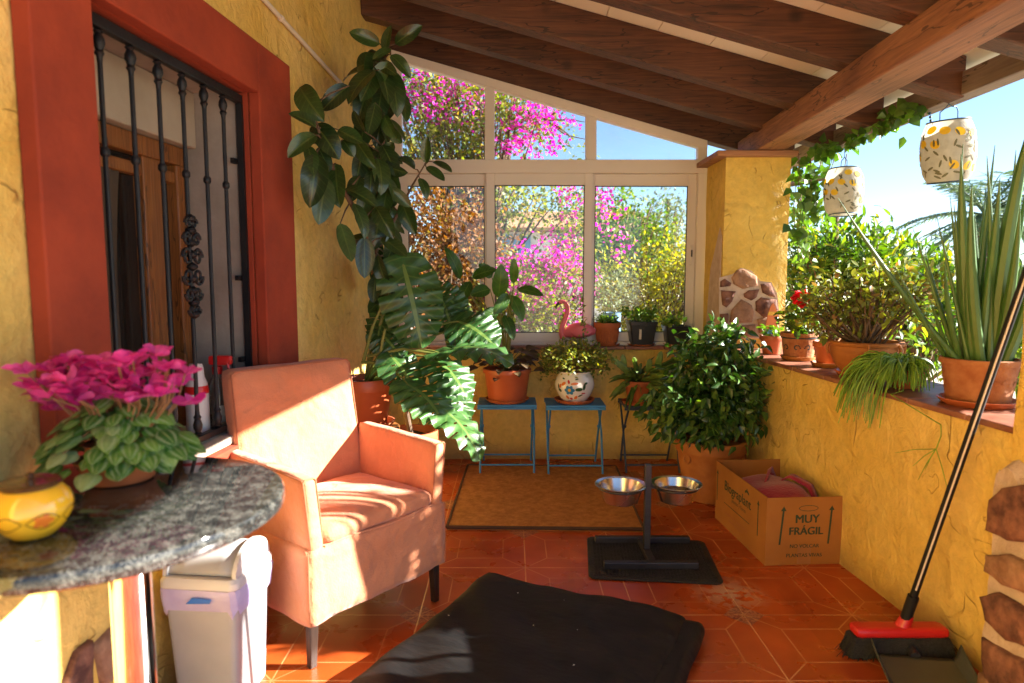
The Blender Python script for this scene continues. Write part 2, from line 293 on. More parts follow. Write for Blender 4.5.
# ------------------------------------------------------------------ mesh builder
class MB:
    def __init__(s): s.v = []; s.f = []; s.r = []; s.q = []; s.n = 0
    def add(s, verts, faces, rnd=None, lc=None):
        verts = np.asarray(verts, float).reshape(-1, 3)
        n = s.n; s.v.append(verts); s.n += len(verts)
        s.q.append(np.tile([[0.6, 0.5, 0.0]], (len(verts), 1)) if lc is None else np.asarray(lc, float))
        s.f.extend([tuple(int(i) + n for i in f) for f in faces])
        if rnd is None: s.r.extend([0.5] * len(faces))
        elif np.isscalar(rnd): s.r.extend([float(rnd)] * len(faces))
        else: s.r.extend([float(x) for x in rnd])
        return s
    def box(s, c, size, M=None):
        h = np.array(size) / 2
        p = np.array([[x, y, z] for x in (-1, 1) for y in (-1, 1) for z in (-1, 1)]) * h
        if M is not None: p = p @ np.array(M)[:3, :3].T
        return s.add(p + np.array(c), [(0, 1, 3, 2), (4, 6, 7, 5), (0, 4, 5, 1), (2, 3, 7, 6), (0, 2, 6, 4), (1, 5, 7, 3)])
    def bb(s, lo, hi): lo, hi = np.array(lo), np.array(hi); return s.box((lo + hi) / 2, hi - lo)
    def rbox(s, c, size, r=0.02, n=(8, 8, 8), wob=0.0, wfreq=6.0, M=None, seed=0, fn=None):
        """rounded, finely divided box with optional cloth-like wobble"""
        h = np.array(size) / 2; P = []; F = []; idx = {}
        def pt(i, j, k):
            key = (i, j, k)
            if key in idx: return idx[key]
            p = np.array([(-1 + 2 * i / n[0]) * h[0], (-1 + 2 * j / n[1]) * h[1], (-1 + 2 * k / n[2]) * h[2]])
            inner = np.clip(p, -(h - r), h - r); d = p - inner; l = np.linalg.norm(d)
            if l > 1e-9: p = inner + d / l * r
            idx[key] = len(P); P.append(p); return idx[key]
        nx, ny, nz = n
        for a in range(nx):
            for b in range(ny):
                F.append((pt(a, b, 0), pt(a, b + 1, 0), pt(a + 1, b + 1, 0), pt(a + 1, b, 0)))
                F.append((pt(a, b, nz), pt(a + 1, b, nz), pt(a + 1, b + 1, nz), pt(a, b + 1, nz)))
        for a in range(nx):
            for b in range(nz):
                F.append((pt(a, 0, b), pt(a + 1, 0, b), pt(a + 1, 0, b + 1), pt(a, 0, b + 1)))
                F.append((pt(a, ny, b), pt(a, ny, b + 1), pt(a + 1, ny, b + 1), pt(a + 1, ny, b)))
        for a in range(ny):
            for b in range(nz):
                F.append((pt(0, a, b), pt(0, a, b + 1), pt(0, a + 1, b + 1), pt(0, a + 1, b)))
                F.append((pt(nx, a, b), pt(nx, a + 1, b), pt(nx, a + 1, b + 1), pt(nx, a, b + 1)))
        P = np.array(P)
        if fn is not None: P = np.array([fn(p.copy()) for p in P])
        if wob:
            for q in P:
                w = mnoise.noise_vector(Vector(q * wfreq) + Vector((seed * 3.1, seed, 0)))
                q += np.array(w) * wob
        if M is not None: P = P @ np.array(M)[:3, :3].T
        return s.add(P + np.array(c), F)
    def tube(s, pts, rad, n=8, cap=True, rnd=None):
        pts = np.asarray(pts, float); m = len(pts)
        rad = np.full(m, rad) if np.isscalar(rad) else np.asarray(rad, float)
        T = np.gradient(pts, axis=0); T /= (np.linalg.norm(T, axis=1)[:, None] + 1e-12)
        ref = np.array([0, 0, 1.0]) if abs(T[0][2]) < 0.9 else np.array([1.0, 0, 0])
        V = []; nv = np.cross(T[0], ref); nv /= np.linalg.norm(nv)
        for i in range(m):
            nv = nv - T[i] * (nv @ T[i]); nv /= (np.linalg.norm(nv) + 1e-12); bv = np.cross(T[i], nv)
            a = np.linspace(0, 2 * np.pi, n, endpoint=False)
            V.append(pts[i] + rad[i] * (np.cos(a)[:, None] * nv + np.sin(a)[:, None] * bv))
        F = [(i * n + j, i * n + (j + 1) % n, (i + 1) * n + (j + 1) % n, (i + 1) * n + j) for i in range(m - 1) for j in range(n)]
        if cap: F += [tuple(range(n - 1, -1, -1)), tuple((m - 1) * n + j for j in range(n))]
        return s.add(np.concatenate(V), F, rnd)
    def lathe(s, prof, c=(0, 0, 0), n=40, closed=False, squash=(1, 1)):
        V = []; a = np.linspace(0, 2 * np.pi, n, endpoint=False)
        for r, z in prof: V.append(np.c_[np.cos(a) * r * squash[0], np.sin(a) * r * squash[1], np.full(n, z)])
        m = len(prof)
        F = [(i * n + j, i * n + (j + 1) % n, (i + 1) * n + (j + 1) % n, (i + 1) * n + j) for i in range(m - 1) for j in range(n)]
        if closed: F += [((m - 1) * n + j, (m - 1) * n + (j + 1) % n, (j + 1) % n, j) for j in range(n)]
        return s.add(np.concatenate(V) + np.array(c), F)
    def disc(s, c, r, n=32):
        a = np.linspace(0, 2 * np.pi, n, endpoint=False)
        return s.add(np.c_[np.cos(a) * r, np.sin(a) * r, np.zeros(n)] + np.array(c), [tuple(range(n))])
    def prism(s, poly, off):
        """polygon (list of 3d points) extruded by vector off"""
        p = np.array(poly, float); n = len(p); off = np.array(off, float)
        F = [tuple(range(n)), tuple(range(2 * n - 1, n - 1, -1))] + [(i, i + n, (i + 1) % n + n, (i + 1) % n) for i in range(n)]
        return s.add(np.concatenate([p, p + off]), F)
    def grid(s, fn, nu, nv, rnd=None, leaf=False):
        V = [fn(i / nu, j / nv) for j in range(nv + 1) for i in range(nu + 1)]
        F = [(j * (nu + 1) + i, j * (nu + 1) + i + 1, (j + 1) * (nu + 1) + i + 1, (j + 1) * (nu + 1) + i) for j in range(nv) for i in range(nu)]
        lc = [(abs(2 * i / nu - 1), j / nv, 1.0) for j in range(nv + 1) for i in range(nu + 1)] if leaf else None
        return s.add(V, F, rnd, lc)

def origin_of(o):
    p = Vector((0, 0, 0))
    while o is not None: p += o.location; o = o.parent
    return p
def part(name, mb, material, parent=None, local=False, smooth=True, bevel=0.0, sub=0, solid=0.0, loc=None, auto=35):
    V = np.concatenate(mb.v) if mb.v else np.zeros((0, 3))
    if not local:
        if parent is not None: V = V - np.array(origin_of(parent))
        elif loc is not None: V = V - np.array(loc)
    me = bpy.data.meshes.new(name); me.from_pydata(V.tolist(), [], mb.f)
    at_ = me.attributes.new('rnd', 'FLOAT', 'FACE'); at_.data.foreach_set('value', np.array(mb.r, dtype=np.float32))
    av_ = me.attributes.new('leaf', 'FLOAT_VECTOR', 'POINT'); av_.data.foreach_set('vector', np.concatenate(mb.q).astype(np.float32).ravel())
    if smooth:
        me.polygons.foreach_set('use_smooth', [True] * len(me.polygons))
        if auto: me.set_sharp_from_angle(angle=R(auto))
    me.materials.append(material); me.update()
    o = bpy.data.objects.new(name, me); COL.objects.link(o)
    if parent is not None: o.parent = parent
    elif loc is not None: o.location = loc
    if solid: md = o.modifiers.new('solid', 'SOLIDIFY'); md.thickness = solid; md.offset = 0
    if bevel: md = o.modifiers.new('bevel', 'BEVEL'); md.width = bevel; md.segments = 2; md.limit_method = 'ANGLE'; md.angle_limit = R(40)
    if sub: md = o.modifiers.new('sub', 'SUBSURF'); md.levels = sub; md.render_levels = sub
    return o
def thing(name, label, cat, loc=(0, 0, 0), rot=0.0, group=None):
    o = bpy.data.objects.new(name, None); COL.objects.link(o); o.empty_display_size = 0.1
    o.location = loc; o.rotation_euler = (0, 0, rot); o['label'] = label; o['category'] = cat
    if group: o['group'] = group
    return o
def tag(o, label=None, cat=None, group=None, kind=None):
    for k, v in (('label', label), ('category', cat), ('group', group), ('kind', kind)):
        if v: o[k] = v
    return o
def copy_tree(o, parent=None):
    c = o.copy(); COL.objects.link(c)
    if parent is not None: c.parent = parent
    for ch in list(o.children): copy_tree(ch, c)
    return c

def text_mesh(txt, size, M, mb, align='CENTER', weight=0.0):
    if weight:                       # bold: the same word printed again a hair to each side
        for k in (-1, 1): text_mesh(txt, size, M @ Matrix.Translation((k * weight, k * weight * .4, .00012 * (k + 2))), mb, align)
    cu = bpy.data.curves.new('t', 'FONT'); cu.body = txt; cu.size = size; cu.align_x = align; cu.align_y = 'CENTER'
    o = bpy.data.objects.new('t', cu); COL.objects.link(o)
    bpy.context.view_layer.update()
    me = bpy.data.meshes.new_from_object(o.evaluated_get(bpy.context.evaluated_depsgraph_get()))
    V = [M @ v.co for v in me.vertices]; F = [tuple(p.vertices) for p in me.polygons]
    mb.add([tuple(v) for v in V], F)
    bpy.data.objects.remove(o); bpy.data.curves.remove(cu); bpy.data.meshes.remove(me)

# ------------------------------------------------------------------ leaves
def _norm(a): return a / (np.linalg.norm(a, axis=-1, keepdims=True) + 1e-12)
def leaves(mb, P, D, L, W, N=None, fold=0.25, droop=0.25, simple=False, shape=(0.85, 0.8), jit=0.25, rnd=None):
    """many leaves at points P growing along D, length L, width W (arrays or scalars)"""
    P = np.asarray(P, float); n = len(P)
    if n == 0: return
    D = _norm(np.asarray(D, float) + 1e-6)
    L = np.broadcast_to(np.asarray(L, float), (n,)) * rng.uniform(1 - jit, 1 + jit, n); W = np.broadcast_to(np.asarray(W, float), (n,)) * rng.uniform(1 - jit, 1 + jit, n)
    if N is None: N = rng.normal(0, 0.55, (n, 3)) + np.array([0, 0, 1.0])
    S = _norm(np.cross(D, N)); Nn = _norm(np.cross(S, D))
    L = L[:, None]; W = W[:, None]
    r = rng.uniform(0, 1, n) if rnd is None else np.asarray(rnd)
    def q(t, w, h): return P + D * (L * t) + S * (W * w / 2) + Nn * (L * h)
    if simple:
        V = np.stack([q(0, 0, 0), q(.45, 1, fold * .2), q(1, 0, -droop * .5), q(.45, -1, fold * .2)], 1)
        F = [(0, 1, 2, 3)]
    else:
        a, b_ = shape
        V = np.stack([q(0, 0, 0), q(.3, a, fold * .25), q(.3, 0, 0), q(.3, -a, fold * .25),
                      q(.66, b_, fold * .22 - droop * .35), q(.66, 0, -droop * .35), q(.66, -b_, fold * .22 - droop * .35), q(1, 0, -droop)], 1)
        F = [(0, 2, 1), (0, 3, 2), (1, 2, 5, 4), (2, 3, 6, 5), (4, 5, 7), (5, 6, 7)]
    K = V.shape[1]
    faces = [tuple(i * K + k for k in f) for i in range(n) for f in F]
    mb.add(V.reshape(-1, 3), faces, np.repeat(r, len(F)))
def canopy(blobs, clumps, per, spread, bias=0.35):
    """points in clumps through the volume of ellipsoid blobs, with outward directions"""
    B = np.array(blobs, float); vol = B[:, 3] * B[:, 4] * B[:, 5]
    ch = rng.choice(len(B), clumps, p=vol / vol.sum())
    u = _norm(rng.normal(size=(clumps, 3))) * (rng.uniform(0, 1, clumps) ** bias)[:, None]
    C = B[ch, :3] + u * B[ch, 3:6]
    P = np.repeat(C, per, 0) + rng.normal(0, spread, (clumps * per, 3))
    D = np.repeat(_norm(u * 0.8 + np.array([0, 0, .25]) + rng.normal(0, .3, (clumps, 3))), per, 0) + rng.normal(0, .7, (clumps * per, 3))
    return P, D, C
def branch(mb, a, b, r0, r1, wob=0.06, n=7, k=6, sag=0.0):
    a, b = np.array(a, float), np.array(b, float); t = np.linspace(0, 1, n)[:, None]
    L = np.linalg.norm(b - a); p = a + (b - a) * t
    p[1:-1] += np.cumsum(rng.normal(0, wob * L / n, (n - 2, 3)), 0) * np.sin(np.pi * t[1:-1])
    p[:, 2] += sag * L * (4 * t * (1 - t))[:, 0]
    mb.tube(p, np.linspace(r0, r1, n), k); return p
def bigleaf(mb, base, tip, width, face=(0, -1, 0.3), droop=0.12, fold=0.18, rnd=None, nl=9, nw=4, pw=0.62, peak=0.45):
    base, tip = np.array(base, float), np.array(tip, float); d = tip - base; L = np.linalg.norm(d); d /= L
    S = np.cross(d, np.array(face, float)); S /= np.linalg.norm(S) + 1e-9; N = np.cross(S, d)
    def fn(u, v):
        t = v; w = (t ** pw * (1 - t) ** (pw * (1 - peak) / peak)); wm = (peak ** pw * (1 - peak) ** (pw * (1 - peak) / peak)); w = w / wm
        s = (u * 2 - 1)
        return base + d * L * t + S * (s * w * width / 2) + N * (abs(s) ** 1.3 * fold * width * w * .5 + droop * L * (4 * t * (1 - t)) )
    mb.grid(fn, nw, nl, rng.uniform() if rnd is None else rnd, leaf=True)
def monstera(mb, base, tip, width, face, droop=0.1, rnd=0.5, slots=6, cup=-0.15):
    """split leaf: heart outline with deep slots either side of the midrib"""
    base, tip = np.array(base, float), np.array(tip, float); d = tip - base; L = np.linalg.norm(d); d /= L
    S = np.cross(d, np.array(face, float)); S /= np.linalg.norm(S); N = np.cross(S, d)
    nt_, ns = 44, 9
    for side in (-1, 1):
        V = []; keep = []
        for i in range(nt_ + 1):
            t = i / nt_
            for j in range(ns + 1):
                s = j / ns
                # ribs sweep forward: distance along midrib plus outward sweep
                tt = t * 0.93 + 0.0
                w = (max(t, 0.0) ** .33) * ((1 - t) ** .62) * 1.62
                along = tt - 0.14 * s * (1 - t) ** 2.2 + 0.15 * s * t * (1 - t) * 2
                p = base + d * L * along + S * (side * s * w * width / 2) + N * (cup * width * (s ** 2) * w * .5 + droop * L * (4 * t * (1 - t)) - .05 * L * t * t)
                p = p + N * 0.012 * math.sin(t * slots * 2 * math.pi) * s
                V.append(p)
        F = []
        for i in range(nt_):
            tm = (i + .5) / nt_; ph = (tm * slots + (0.2 if side > 0 else 0.0)) % 1.0
            for j in range(ns):
                sm = (j + .5) / ns
                slot = ph < 0.15 and sm > 0.42 and 0.13 < tm < 0.93
                hole = 0.45 < ph < 0.72 and 0.12 < sm < 0.3 and 0.2 < tm < 0.75 and (i % 2 == 0)
                if slot or hole: continue
                a = i * (ns + 1) + j; F.append((a, a + 1, a + ns + 2, a + ns + 1))
        mb.add(V, F, rnd, [(j / ns, i / nt_, 1.0) for i in range(nt_ + 1) for j in range(ns + 1)])

# ------------------------------------------------------------------ material library
YEL = stucco('yellow_stucco', (0.67, 0.44, 0.085), (0.28, 0.15, 0.03), (0.78, 0.57, 0.185))
YEL2 = stucco('yellow_stucco_pale', (0.65, 0.43, 0.08), (0.34, 0.19, 0.04), (0.74, 0.52, 0.13))
REDB = mat('red_limewash', (0.22, 0.026, 0.006), (0.32, 0.042, 0.010), rough=0.85, nscale=4, bump=0.25, bscale=30)
TILE = tile_floor('terracotta_tile')
COPE = mat('brown_coping_tile', (0.20, 0.07, 0.04), (0.33, 0.14, 0.085), rough=0.45, nscale=9, bump=0.2, bscale=30)
RAFT = wood('stained_rafter', (0.036, 0.012, 0.006), (0.125, 0.045, 0.019), 'X', rough=0.62)
BEAMW = wood('stained_beam', (0.14, 0.052, 0.022), (0.34, 0.15, 0.068), 'Y', rough=0.6)
FASC = wood('weathered_fascia', (0.13, 0.095, 0.085), (0.25, 0.19, 0.165), 'Y', rough=0.7)
DOORW = wood('oak_joinery', (0.15, 0.052, 0.011), (0.30, 0.12, 0.028), 'Z', rough=0.4)
CREAM = mat('cream_plaster', (0.62, 0.55, 0.43), (0.70, 0.63, 0.51), rough=0.8, bump=0.1)
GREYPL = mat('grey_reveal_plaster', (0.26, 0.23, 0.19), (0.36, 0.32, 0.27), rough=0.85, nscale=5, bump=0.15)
ALU = mat('cream_aluminium', (0.66, 0.60, 0.54), (0.70, 0.64, 0.58), rough=0.4, spec=0.5, nscale=2)
IRON = mat('black_wrought_iron', (0.005, 0.005, 0.006), (0.012, 0.012, 0.013), rough=0.5, spec=0.35, bump=0.1, bscale=80)
GLASS = glass_pane('window_glass')
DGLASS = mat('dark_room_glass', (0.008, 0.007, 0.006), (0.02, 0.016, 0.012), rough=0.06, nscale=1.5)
MORT = mat('pink_mortar', (0.46, 0.34, 0.26), (0.58, 0.46, 0.37), rough=0.95, nscale=14, bump=0.6, bscale=60)
STONE = mat('brown_field_stone', (0.07, 0.026, 0.020), (0.27, 0.12, 0.075), rough=0.9, nscale=16, bump=1.0, bscale=24, c3=(0.36, 0.22, 0.15))
STONE2 = mat('tan_field_stone', (0.21, 0.105, 0.06), (0.37, 0.21, 0.125), rough=0.9, nscale=18, bump=1.0, bscale=24, c3=(0.46, 0.32, 0.22))
TERRA = mat('terracotta', (0.33, 0.078, 0.022), (0.45, 0.125, 0.038), rough=0.75, nscale=7, bump=0.12, bscale=60)
TERRA_O = mat('orange_plastic_terracotta', (0.43, 0.095, 0.03), (0.50, 0.125, 0.045), rough=0.42, nscale=5)
TERRA_L = mat('ochre_terracotta', (0.32, 0.10, 0.016), (0.45, 0.17, 0.036), rough=0.7, nscale=6, bump=0.2, bscale=45)
TERRA_W = mat('weathered_terracotta', (0.26, 0.08, 0.025), (0.42, 0.18, 0.075), rough=0.85, nscale=12, bump=0.5, bscale=50)
SOIL = mat('potting_soil', (0.020, 0.012, 0.008), (0.05, 0.032, 0.02), rough=1.0, nscale=50, bump=0.8, bscale=120)
BLKP = mat('black_plastic', (0.018, 0.019, 0.022), (0.028, 0.029, 0.033), rough=0.38)
FABR = mat('salmon_slipcover', (0.54, 0.195, 0.085), (0.62, 0.24, 0.115), rough=0.9, nscale=5, bump=0.3, bscale=170, sheen=0.2, crease=0.75)
DKWOOD = wood('dark_chair_leg', (0.02, 0.011, 0.008), (0.05, 0.028, 0.018), 'Z', rough=0.4)
GRAN = granite('speckled_granite')
CHROME = mat('polished_steel', (0.72, 0.70, 0.68), rough=0.08, metal=1.0)
STEEL = mat('brushed_steel', (0.62, 0.58, 0.54), (0.70, 0.66, 0.62), rough=0.2, metal=1.0, nscale=3, rough2=0.3)
GUNM = mat('dark_painted_steel', (0.028, 0.026, 0.030), (0.05, 0.046, 0.05), rough=0.36, metal=0.4, nscale=8)
BLUE = mat('blue_painted_steel', (0.03, 0.18, 0.40), (0.05, 0.25, 0.52), rough=0.45, nscale=10, bump=0.08)
NAVY = mat('dark_blue_painted_steel', (0.018, 0.04, 0.085), (0.03, 0.06, 0.12), rough=0.5, nscale=10)
COIR = mat('brown_coir', (0.34, 0.125, 0.022), (0.52, 0.215, 0.048), rough=1.0, nscale=30, bump=1.0, bscale=240)
RUBM = mat('black_rubber', (0.008, 0.008, 0.008), (0.02, 0.019, 0.018), rough=0.6, nscale=20, bump=0.6, bscale=150)
BLKF = mat('black_canvas', (0.0025, 0.0023, 0.0025), (0.010, 0.008, 0.007), rough=0.6, nscale=5, bump=1.0, bscale=9, spec=0.3, stretch=(.6, 1.6, 1))
CARD = mat('brown_cardboard', (0.30, 0.115, 0.018), (0.36, 0.145, 0.027), rough=0.8, nscale=4, bump=0.08, bscale=90)
INK = mat('green_black_print', (0.022, 0.04, 0.018), (0.035, 0.055, 0.025), rough=0.8)
INKP = mat('faint_red_print', (0.30, 0.10, 0.04), (0.34, 0.13, 0.05), rough=0.85)
CLOTH = mat('raspberry_cloth', (0.24, 0.006, 0.035), (0.34, 0.014, 0.055), rough=0.9, nscale=6, bump=0.4, bscale=70, sheen=0.3)
REDP = mat('red_plastic', (0.48, 0.012, 0.012), (0.56, 0.02, 0.016), rough=0.32)
BRIST = mat('black_bristle', (0.010, 0.010, 0.010), (0.03, 0.028, 0.026), rough=0.9, nscale=150, bump=1.0, bscale=300)
WHTP = mat('white_plastic', (0.52, 0.52, 0.51), (0.60, 0.60, 0.58), rough=0.4)
GRYP = mat('pale_grey_plastic', (0.36, 0.37, 0.38), (0.42, 0.43, 0.43), rough=0.42)
BAG = mat('lilac_bin_bag', (0.50, 0.46, 0.72), (0.64, 0.60, 0.80), rough=0.3, nscale=9, transl=0.3)
BAGB = mat('blue_bag_print', (0.02, 0.14, 0.55), rough=0.4)
CERW = mat('white_glazed_ceramic', (0.74, 0.71, 0.64), (0.80, 0.77, 0.70), rough=0.15, coat=0.5)
CERY = mat('yellow_glazed_ceramic', (0.75, 0.38, 0.01), (0.82, 0.48, 0.03), rough=0.1, coat=0.6, nscale=4)
CERB = mat('brown_glazed_ceramic', (0.045, 0.02, 0.008), (0.08, 0.035, 0.012), rough=0.12, coat=0.6)
PBLUE = mat('paint_blue', (0.03, 0.20, 0.42), rough=0.3); PORA = mat('paint_orange', (0.65, 0.17, 0.02), rough=0.3)
PRED = mat('paint_red', (0.45, 0.02, 0.02), rough=0.3); PGRN = mat('paint_green', (0.025, 0.07, 0.02), rough=0.3); PYEL = mat('paint_yellow', (0.75, 0.42, 0.02), rough=0.3)
PINK = mat('pink_flamingo_plastic', (0.72, 0.13, 0.17), (0.78, 0.18, 0.22), rough=0.45, nscale=4)
LANT = mat('lantern_fabric', (0.34, 0.32, 0.27), (0.42, 0.40, 0.34), rough=0.8, nscale=30, bump=0.2, bscale=150, transl=0.35)
LEMON = mat('lemon_print', (0.72, 0.46, 0.03), (0.78, 0.55, 0.06), rough=0.8, transl=0.25); LEAFP = mat('leaf_print', (0.10, 0.10, 0.05), (0.16, 0.15, 0.09), rough=0.8)
WIREB = mat('blue_grey_wire', (0.05, 0.09, 0.14), rough=0.4, metal=0.6)
BARK = mat('brown_bark', (0.07, 0.042, 0.024), (0.16, 0.10, 0.06), rough=0.9, nscale=20, bump=0.5, bscale=60)
GSTEM = mat('green_stem', (0.08, 0.13, 0.02), (0.20, 0.20, 0.04), rough=0.5)
RSTEM = mat('reddish_stem', (0.20, 0.08, 0.035), (0.30, 0.15, 0.06), rough=0.6)
RUBL = mat('rubber_leaf', (0.010, 0.028, 0.008), (0.030, 0.070, 0.014), rough=0.28, attr=True, transl=0.10, coat=0.2, spec=0.5, vein_amt=0.55, vein_col=(.10,.15,.03))
MONL = mat('monstera_leaf', (0.016, 0.060, 0.014), (0.05, 0.13, 0.028), rough=0.33, attr=True, transl=0.18, vein_amt=0.6, vein_col=(.17,.27,.06))
BROL = mat('broad_green_leaf', (0.024, 0.075, 0.012), (0.07, 0.17, 0.025), rough=0.35, attr=True, transl=0.28)
BEGL = mat('brown_begonia_leaf', (0.055, 0.03, 0.016), (0.11, 0.075, 0.03), rough=0.5, attr=True, transl=0.2, vein_amt=.4, vein_col=(.14,.10,.05))
FICL = mat('ficus_leaf', (0.015, 0.050, 0.009), (0.055, 0.13, 0.020), rough=0.3, attr=True, transl=0.2, c3=(0.16, 0.24, 0.035))
JADL = mat('jade_leaf', (0.08, 0.12, 0.018), (0.22, 0.25, 0.035), rough=0.45, attr=True, transl=0.2, c3=(0.36, 0.30, 0.05))
CRAL = mat('crassula_leaf', (0.075, 0.11, 0.018), (0.22, 0.24, 0.04), rough=0.5, attr=True, transl=0.25, c3=(0.28, 0.14, 0.06))
CACL = mat('orchid_cactus_leaf', (0.06, 0.12, 0.02), (0.18, 0.26, 0.05), rough=0.4, attr=True, transl=0.25)
SILL_L = mat('sill_herb_leaf', (0.05, 0.12, 0.02), (0.16, 0.26, 0.04), rough=0.5, attr=True, transl=0.35)
CYCL = mat('cyclamen_leaf', (0.03, 0.11, 0.016), (0.13, 0.27, 0.04), rough=0.4, attr=True, transl=0.3, c3=(0.38, 0.46, 0.24), marble=True, vein_amt=.5, vein_col=(.3,.42,.16))
CYCF = mat('magenta_petal', (0.46, 0.028, 0.22), (0.72, 0.13, 0.44), rough=0.5, attr=True, transl=0.35, vein_amt=.35, vein_col=(.35,.01,.12))
SANL = mat('snake_plant_green', (0.035, 0.10, 0.024), (0.085, 0.18, 0.045), rough=0.4, nscale=30, stretch=(1, 1, .15), contrast=(.25, .75))
RHIL = mat('mistletoe_cactus_green', (0.11, 0.25, 0.02), (0.26, 0.42, 0.05), rough=0.5, attr=True, transl=0.2)
GERF = mat('red_geranium_petal', (0.50, 0.006, 0.012), (0.68, 0.02, 0.03), rough=0.5, attr=True, transl=0.3, vein_amt=0.)
IVYL = mat('ivy_leaf', (0.035, 0.085, 0.015), (0.10, 0.19, 0.03), rough=0.45, attr=True, transl=0.4)
BOUL = mat('bougainvillea_leaf', (0.07, 0.11, 0.02), (0.22, 0.25, 0.035), rough=0.55, attr=True, transl=0.4, c3=(0.42, 0.26, 0.06))
BOUF = mat('magenta_bract', (0.50, 0.012, 0.30), (0.74, 0.07, 0.52), rough=0.6, attr=True, transl=0.45, vein_amt=0.)
DRYL = mat('dry_brown_leaf', (0.10, 0.040, 0.012), (0.27, 0.115, 0.032), rough=0.7, attr=True, transl=0.3, c3=(0.22, 0.20, 0.04))
SHRL = mat('sunlit_shrub_leaf', (0.035, 0.085, 0.014), (0.12, 0.20, 0.026), rough=0.45, attr=True, transl=0.35, c3=(0.34, 0.31, 0.04))
YSHL = mat('yellow_green_shrub_leaf', (0.16, 0.20, 0.025), (0.40, 0.36, 0.05), rough=0.55, attr=True, transl=0.4, c3=(0.55, 0.42, 0.06))
OLVL = mat('grey_green_leaf', (0.09, 0.12, 0.06), (0.21, 0.24, 0.12), rough=0.6, attr=True, transl=0.3)
PALL = mat('palm_frond', (0.06, 0.11, 0.05), (0.14, 0.20, 0.09), rough=0.45, attr=True, transl=0.2)
GRND = mat('pale_dry_ground', (0.40, 0.33, 0.23), (0.56, 0.49, 0.37), rough=1, nscale=1.5, bump=0.6, bscale=8, detail=10)
HWHITE = mat('white_house_render', (0.62, 0.60, 0.56), (0.72, 0.70, 0.66), rough=0.85, nscale=3)
HROOF = mat('house_roof_tile', (0.34, 0.15, 0.07), (0.50, 0.26, 0.14), rough=0.8, nscale=12, bump=0.8, bscale=14)
SHUT = mat('blue_shutter', (0.10, 0.22, 0.38), (0.14, 0.28, 0.45), rough=0.6)
PIPE = mat('cream_conduit', (0.62, 0.54, 0.42), (0.68, 0.60, 0.48), rough=0.5)
CAPW = wood('cap_board', (0.20, 0.08, 0.035), (0.38, 0.18, 0.09), 'X', rough=0.6)
PVCC = glass_pane('clear_bottle_plastic', (0.86, 0.9, 0.88), 0.12)
LIQG = mat('green_detergent', (0.10, 0.30, 0.04), rough=0.1, transl=0.4)

# ------------------------------------------------------------------ setting: ground and floor
g = MB(); g.bb((-400, -400, -0.40), (400, 600, -0.30)); o = part('garden_ground', g, GRND, smooth=False); tag(o, kind='structure')
g = MB(); g.bb((-1.35, -0.6, -0.36), (1.80, 4.55, 0.0)); o = part('porch_floor', g, TILE, smooth=False); tag(o, kind='structure')
g = MB(); g.bb((-1.6, -7.0, -0.36), (6.5, -0.604, -0.02)); o = part('bounce_terrace', g, mat('pale_bounce_paving', (0.55, 0.49, 0.40), (0.66, 0.60, 0.50), rough=0.8, nscale=3, bump=0.2), smooth=False); tag(o, kind='structure')  # unseen paving added behind the camera, pale so it bounces sunlight into the porch
# low far hills
g = MB()
def hill(u, v):
    x = -320 + 700 * u; y = 260 + 130 * v
    h = (8 + 11 * abs(mnoise.noise(Vector((u * 6, 0.3, 0)))) + 6 * mnoise.noise(Vector((u * 17, 1.3, 0)))) * math.sin(math.pi * min(1, v * 1.0 + .02))
    return (x, y, -0.6 + max(0, h))
g.grid(hill, 90, 10); o = part('hills', g, mat('far_hill_scrub', (0.07, 0.09, 0.05), (0.15, 0.15, 0.09), rough=1, nscale=0.05), smooth=True); tag(o, kind='structure')

# ------------------------------------------------------------------ house wall on the left (local y runs along the wall, local x into the room)
WA = math.atan2(0.08, 1.0)
hw = thing('house_wall', 'yellow plastered house wall with red framed barred window', 'wall', (-0.803, 4.3, 0), -WA)
Y0, Y1, Y2, Y3 = -6.5, -2.72, -1.845, 0.30     # opening between Y1 and Y2
ZS, ZT = 0.655, 1.875
g = MB()
for lo, hi in (((-0.32, Y0, -0.05), (0, Y1, 3.2)), ((-0.32, Y2, -0.05), (0, Y3, 3.2)), ((-0.32, Y1, -0.05), (0, Y2, ZS)), ((-0.32, Y1, ZT), (0, Y2, 3.2))): g.bb(lo, hi)
part('plaster', g, YEL, hw, local=True, smooth=False)
g = MB()                                        # red surround, proud of the wall, with soft rounded edges
px_ = 0.045
OA, OB, OT = Y1 - .175, Y2 + .265, ZT + 0.165
ch = 0.03
outer = [(OA, ZS - .25), (OB, ZS - .25), (OB, OT - ch), (OB - ch, OT), (OA, OT)]
g.bb((0.002, OA, ZS - .06), (px_, Y1 + .014, OT)); g.bb((0.002, Y2 - .014, ZS - .06), (px_, OB, OT)); g.bb((0.002, Y1 + .014, ZT - .014), (px_, Y2 - .014, OT)); g.bb((0.002, Y1 + .014, ZS - .06), (px_ - .006, Y2 - .014, ZS - .022))
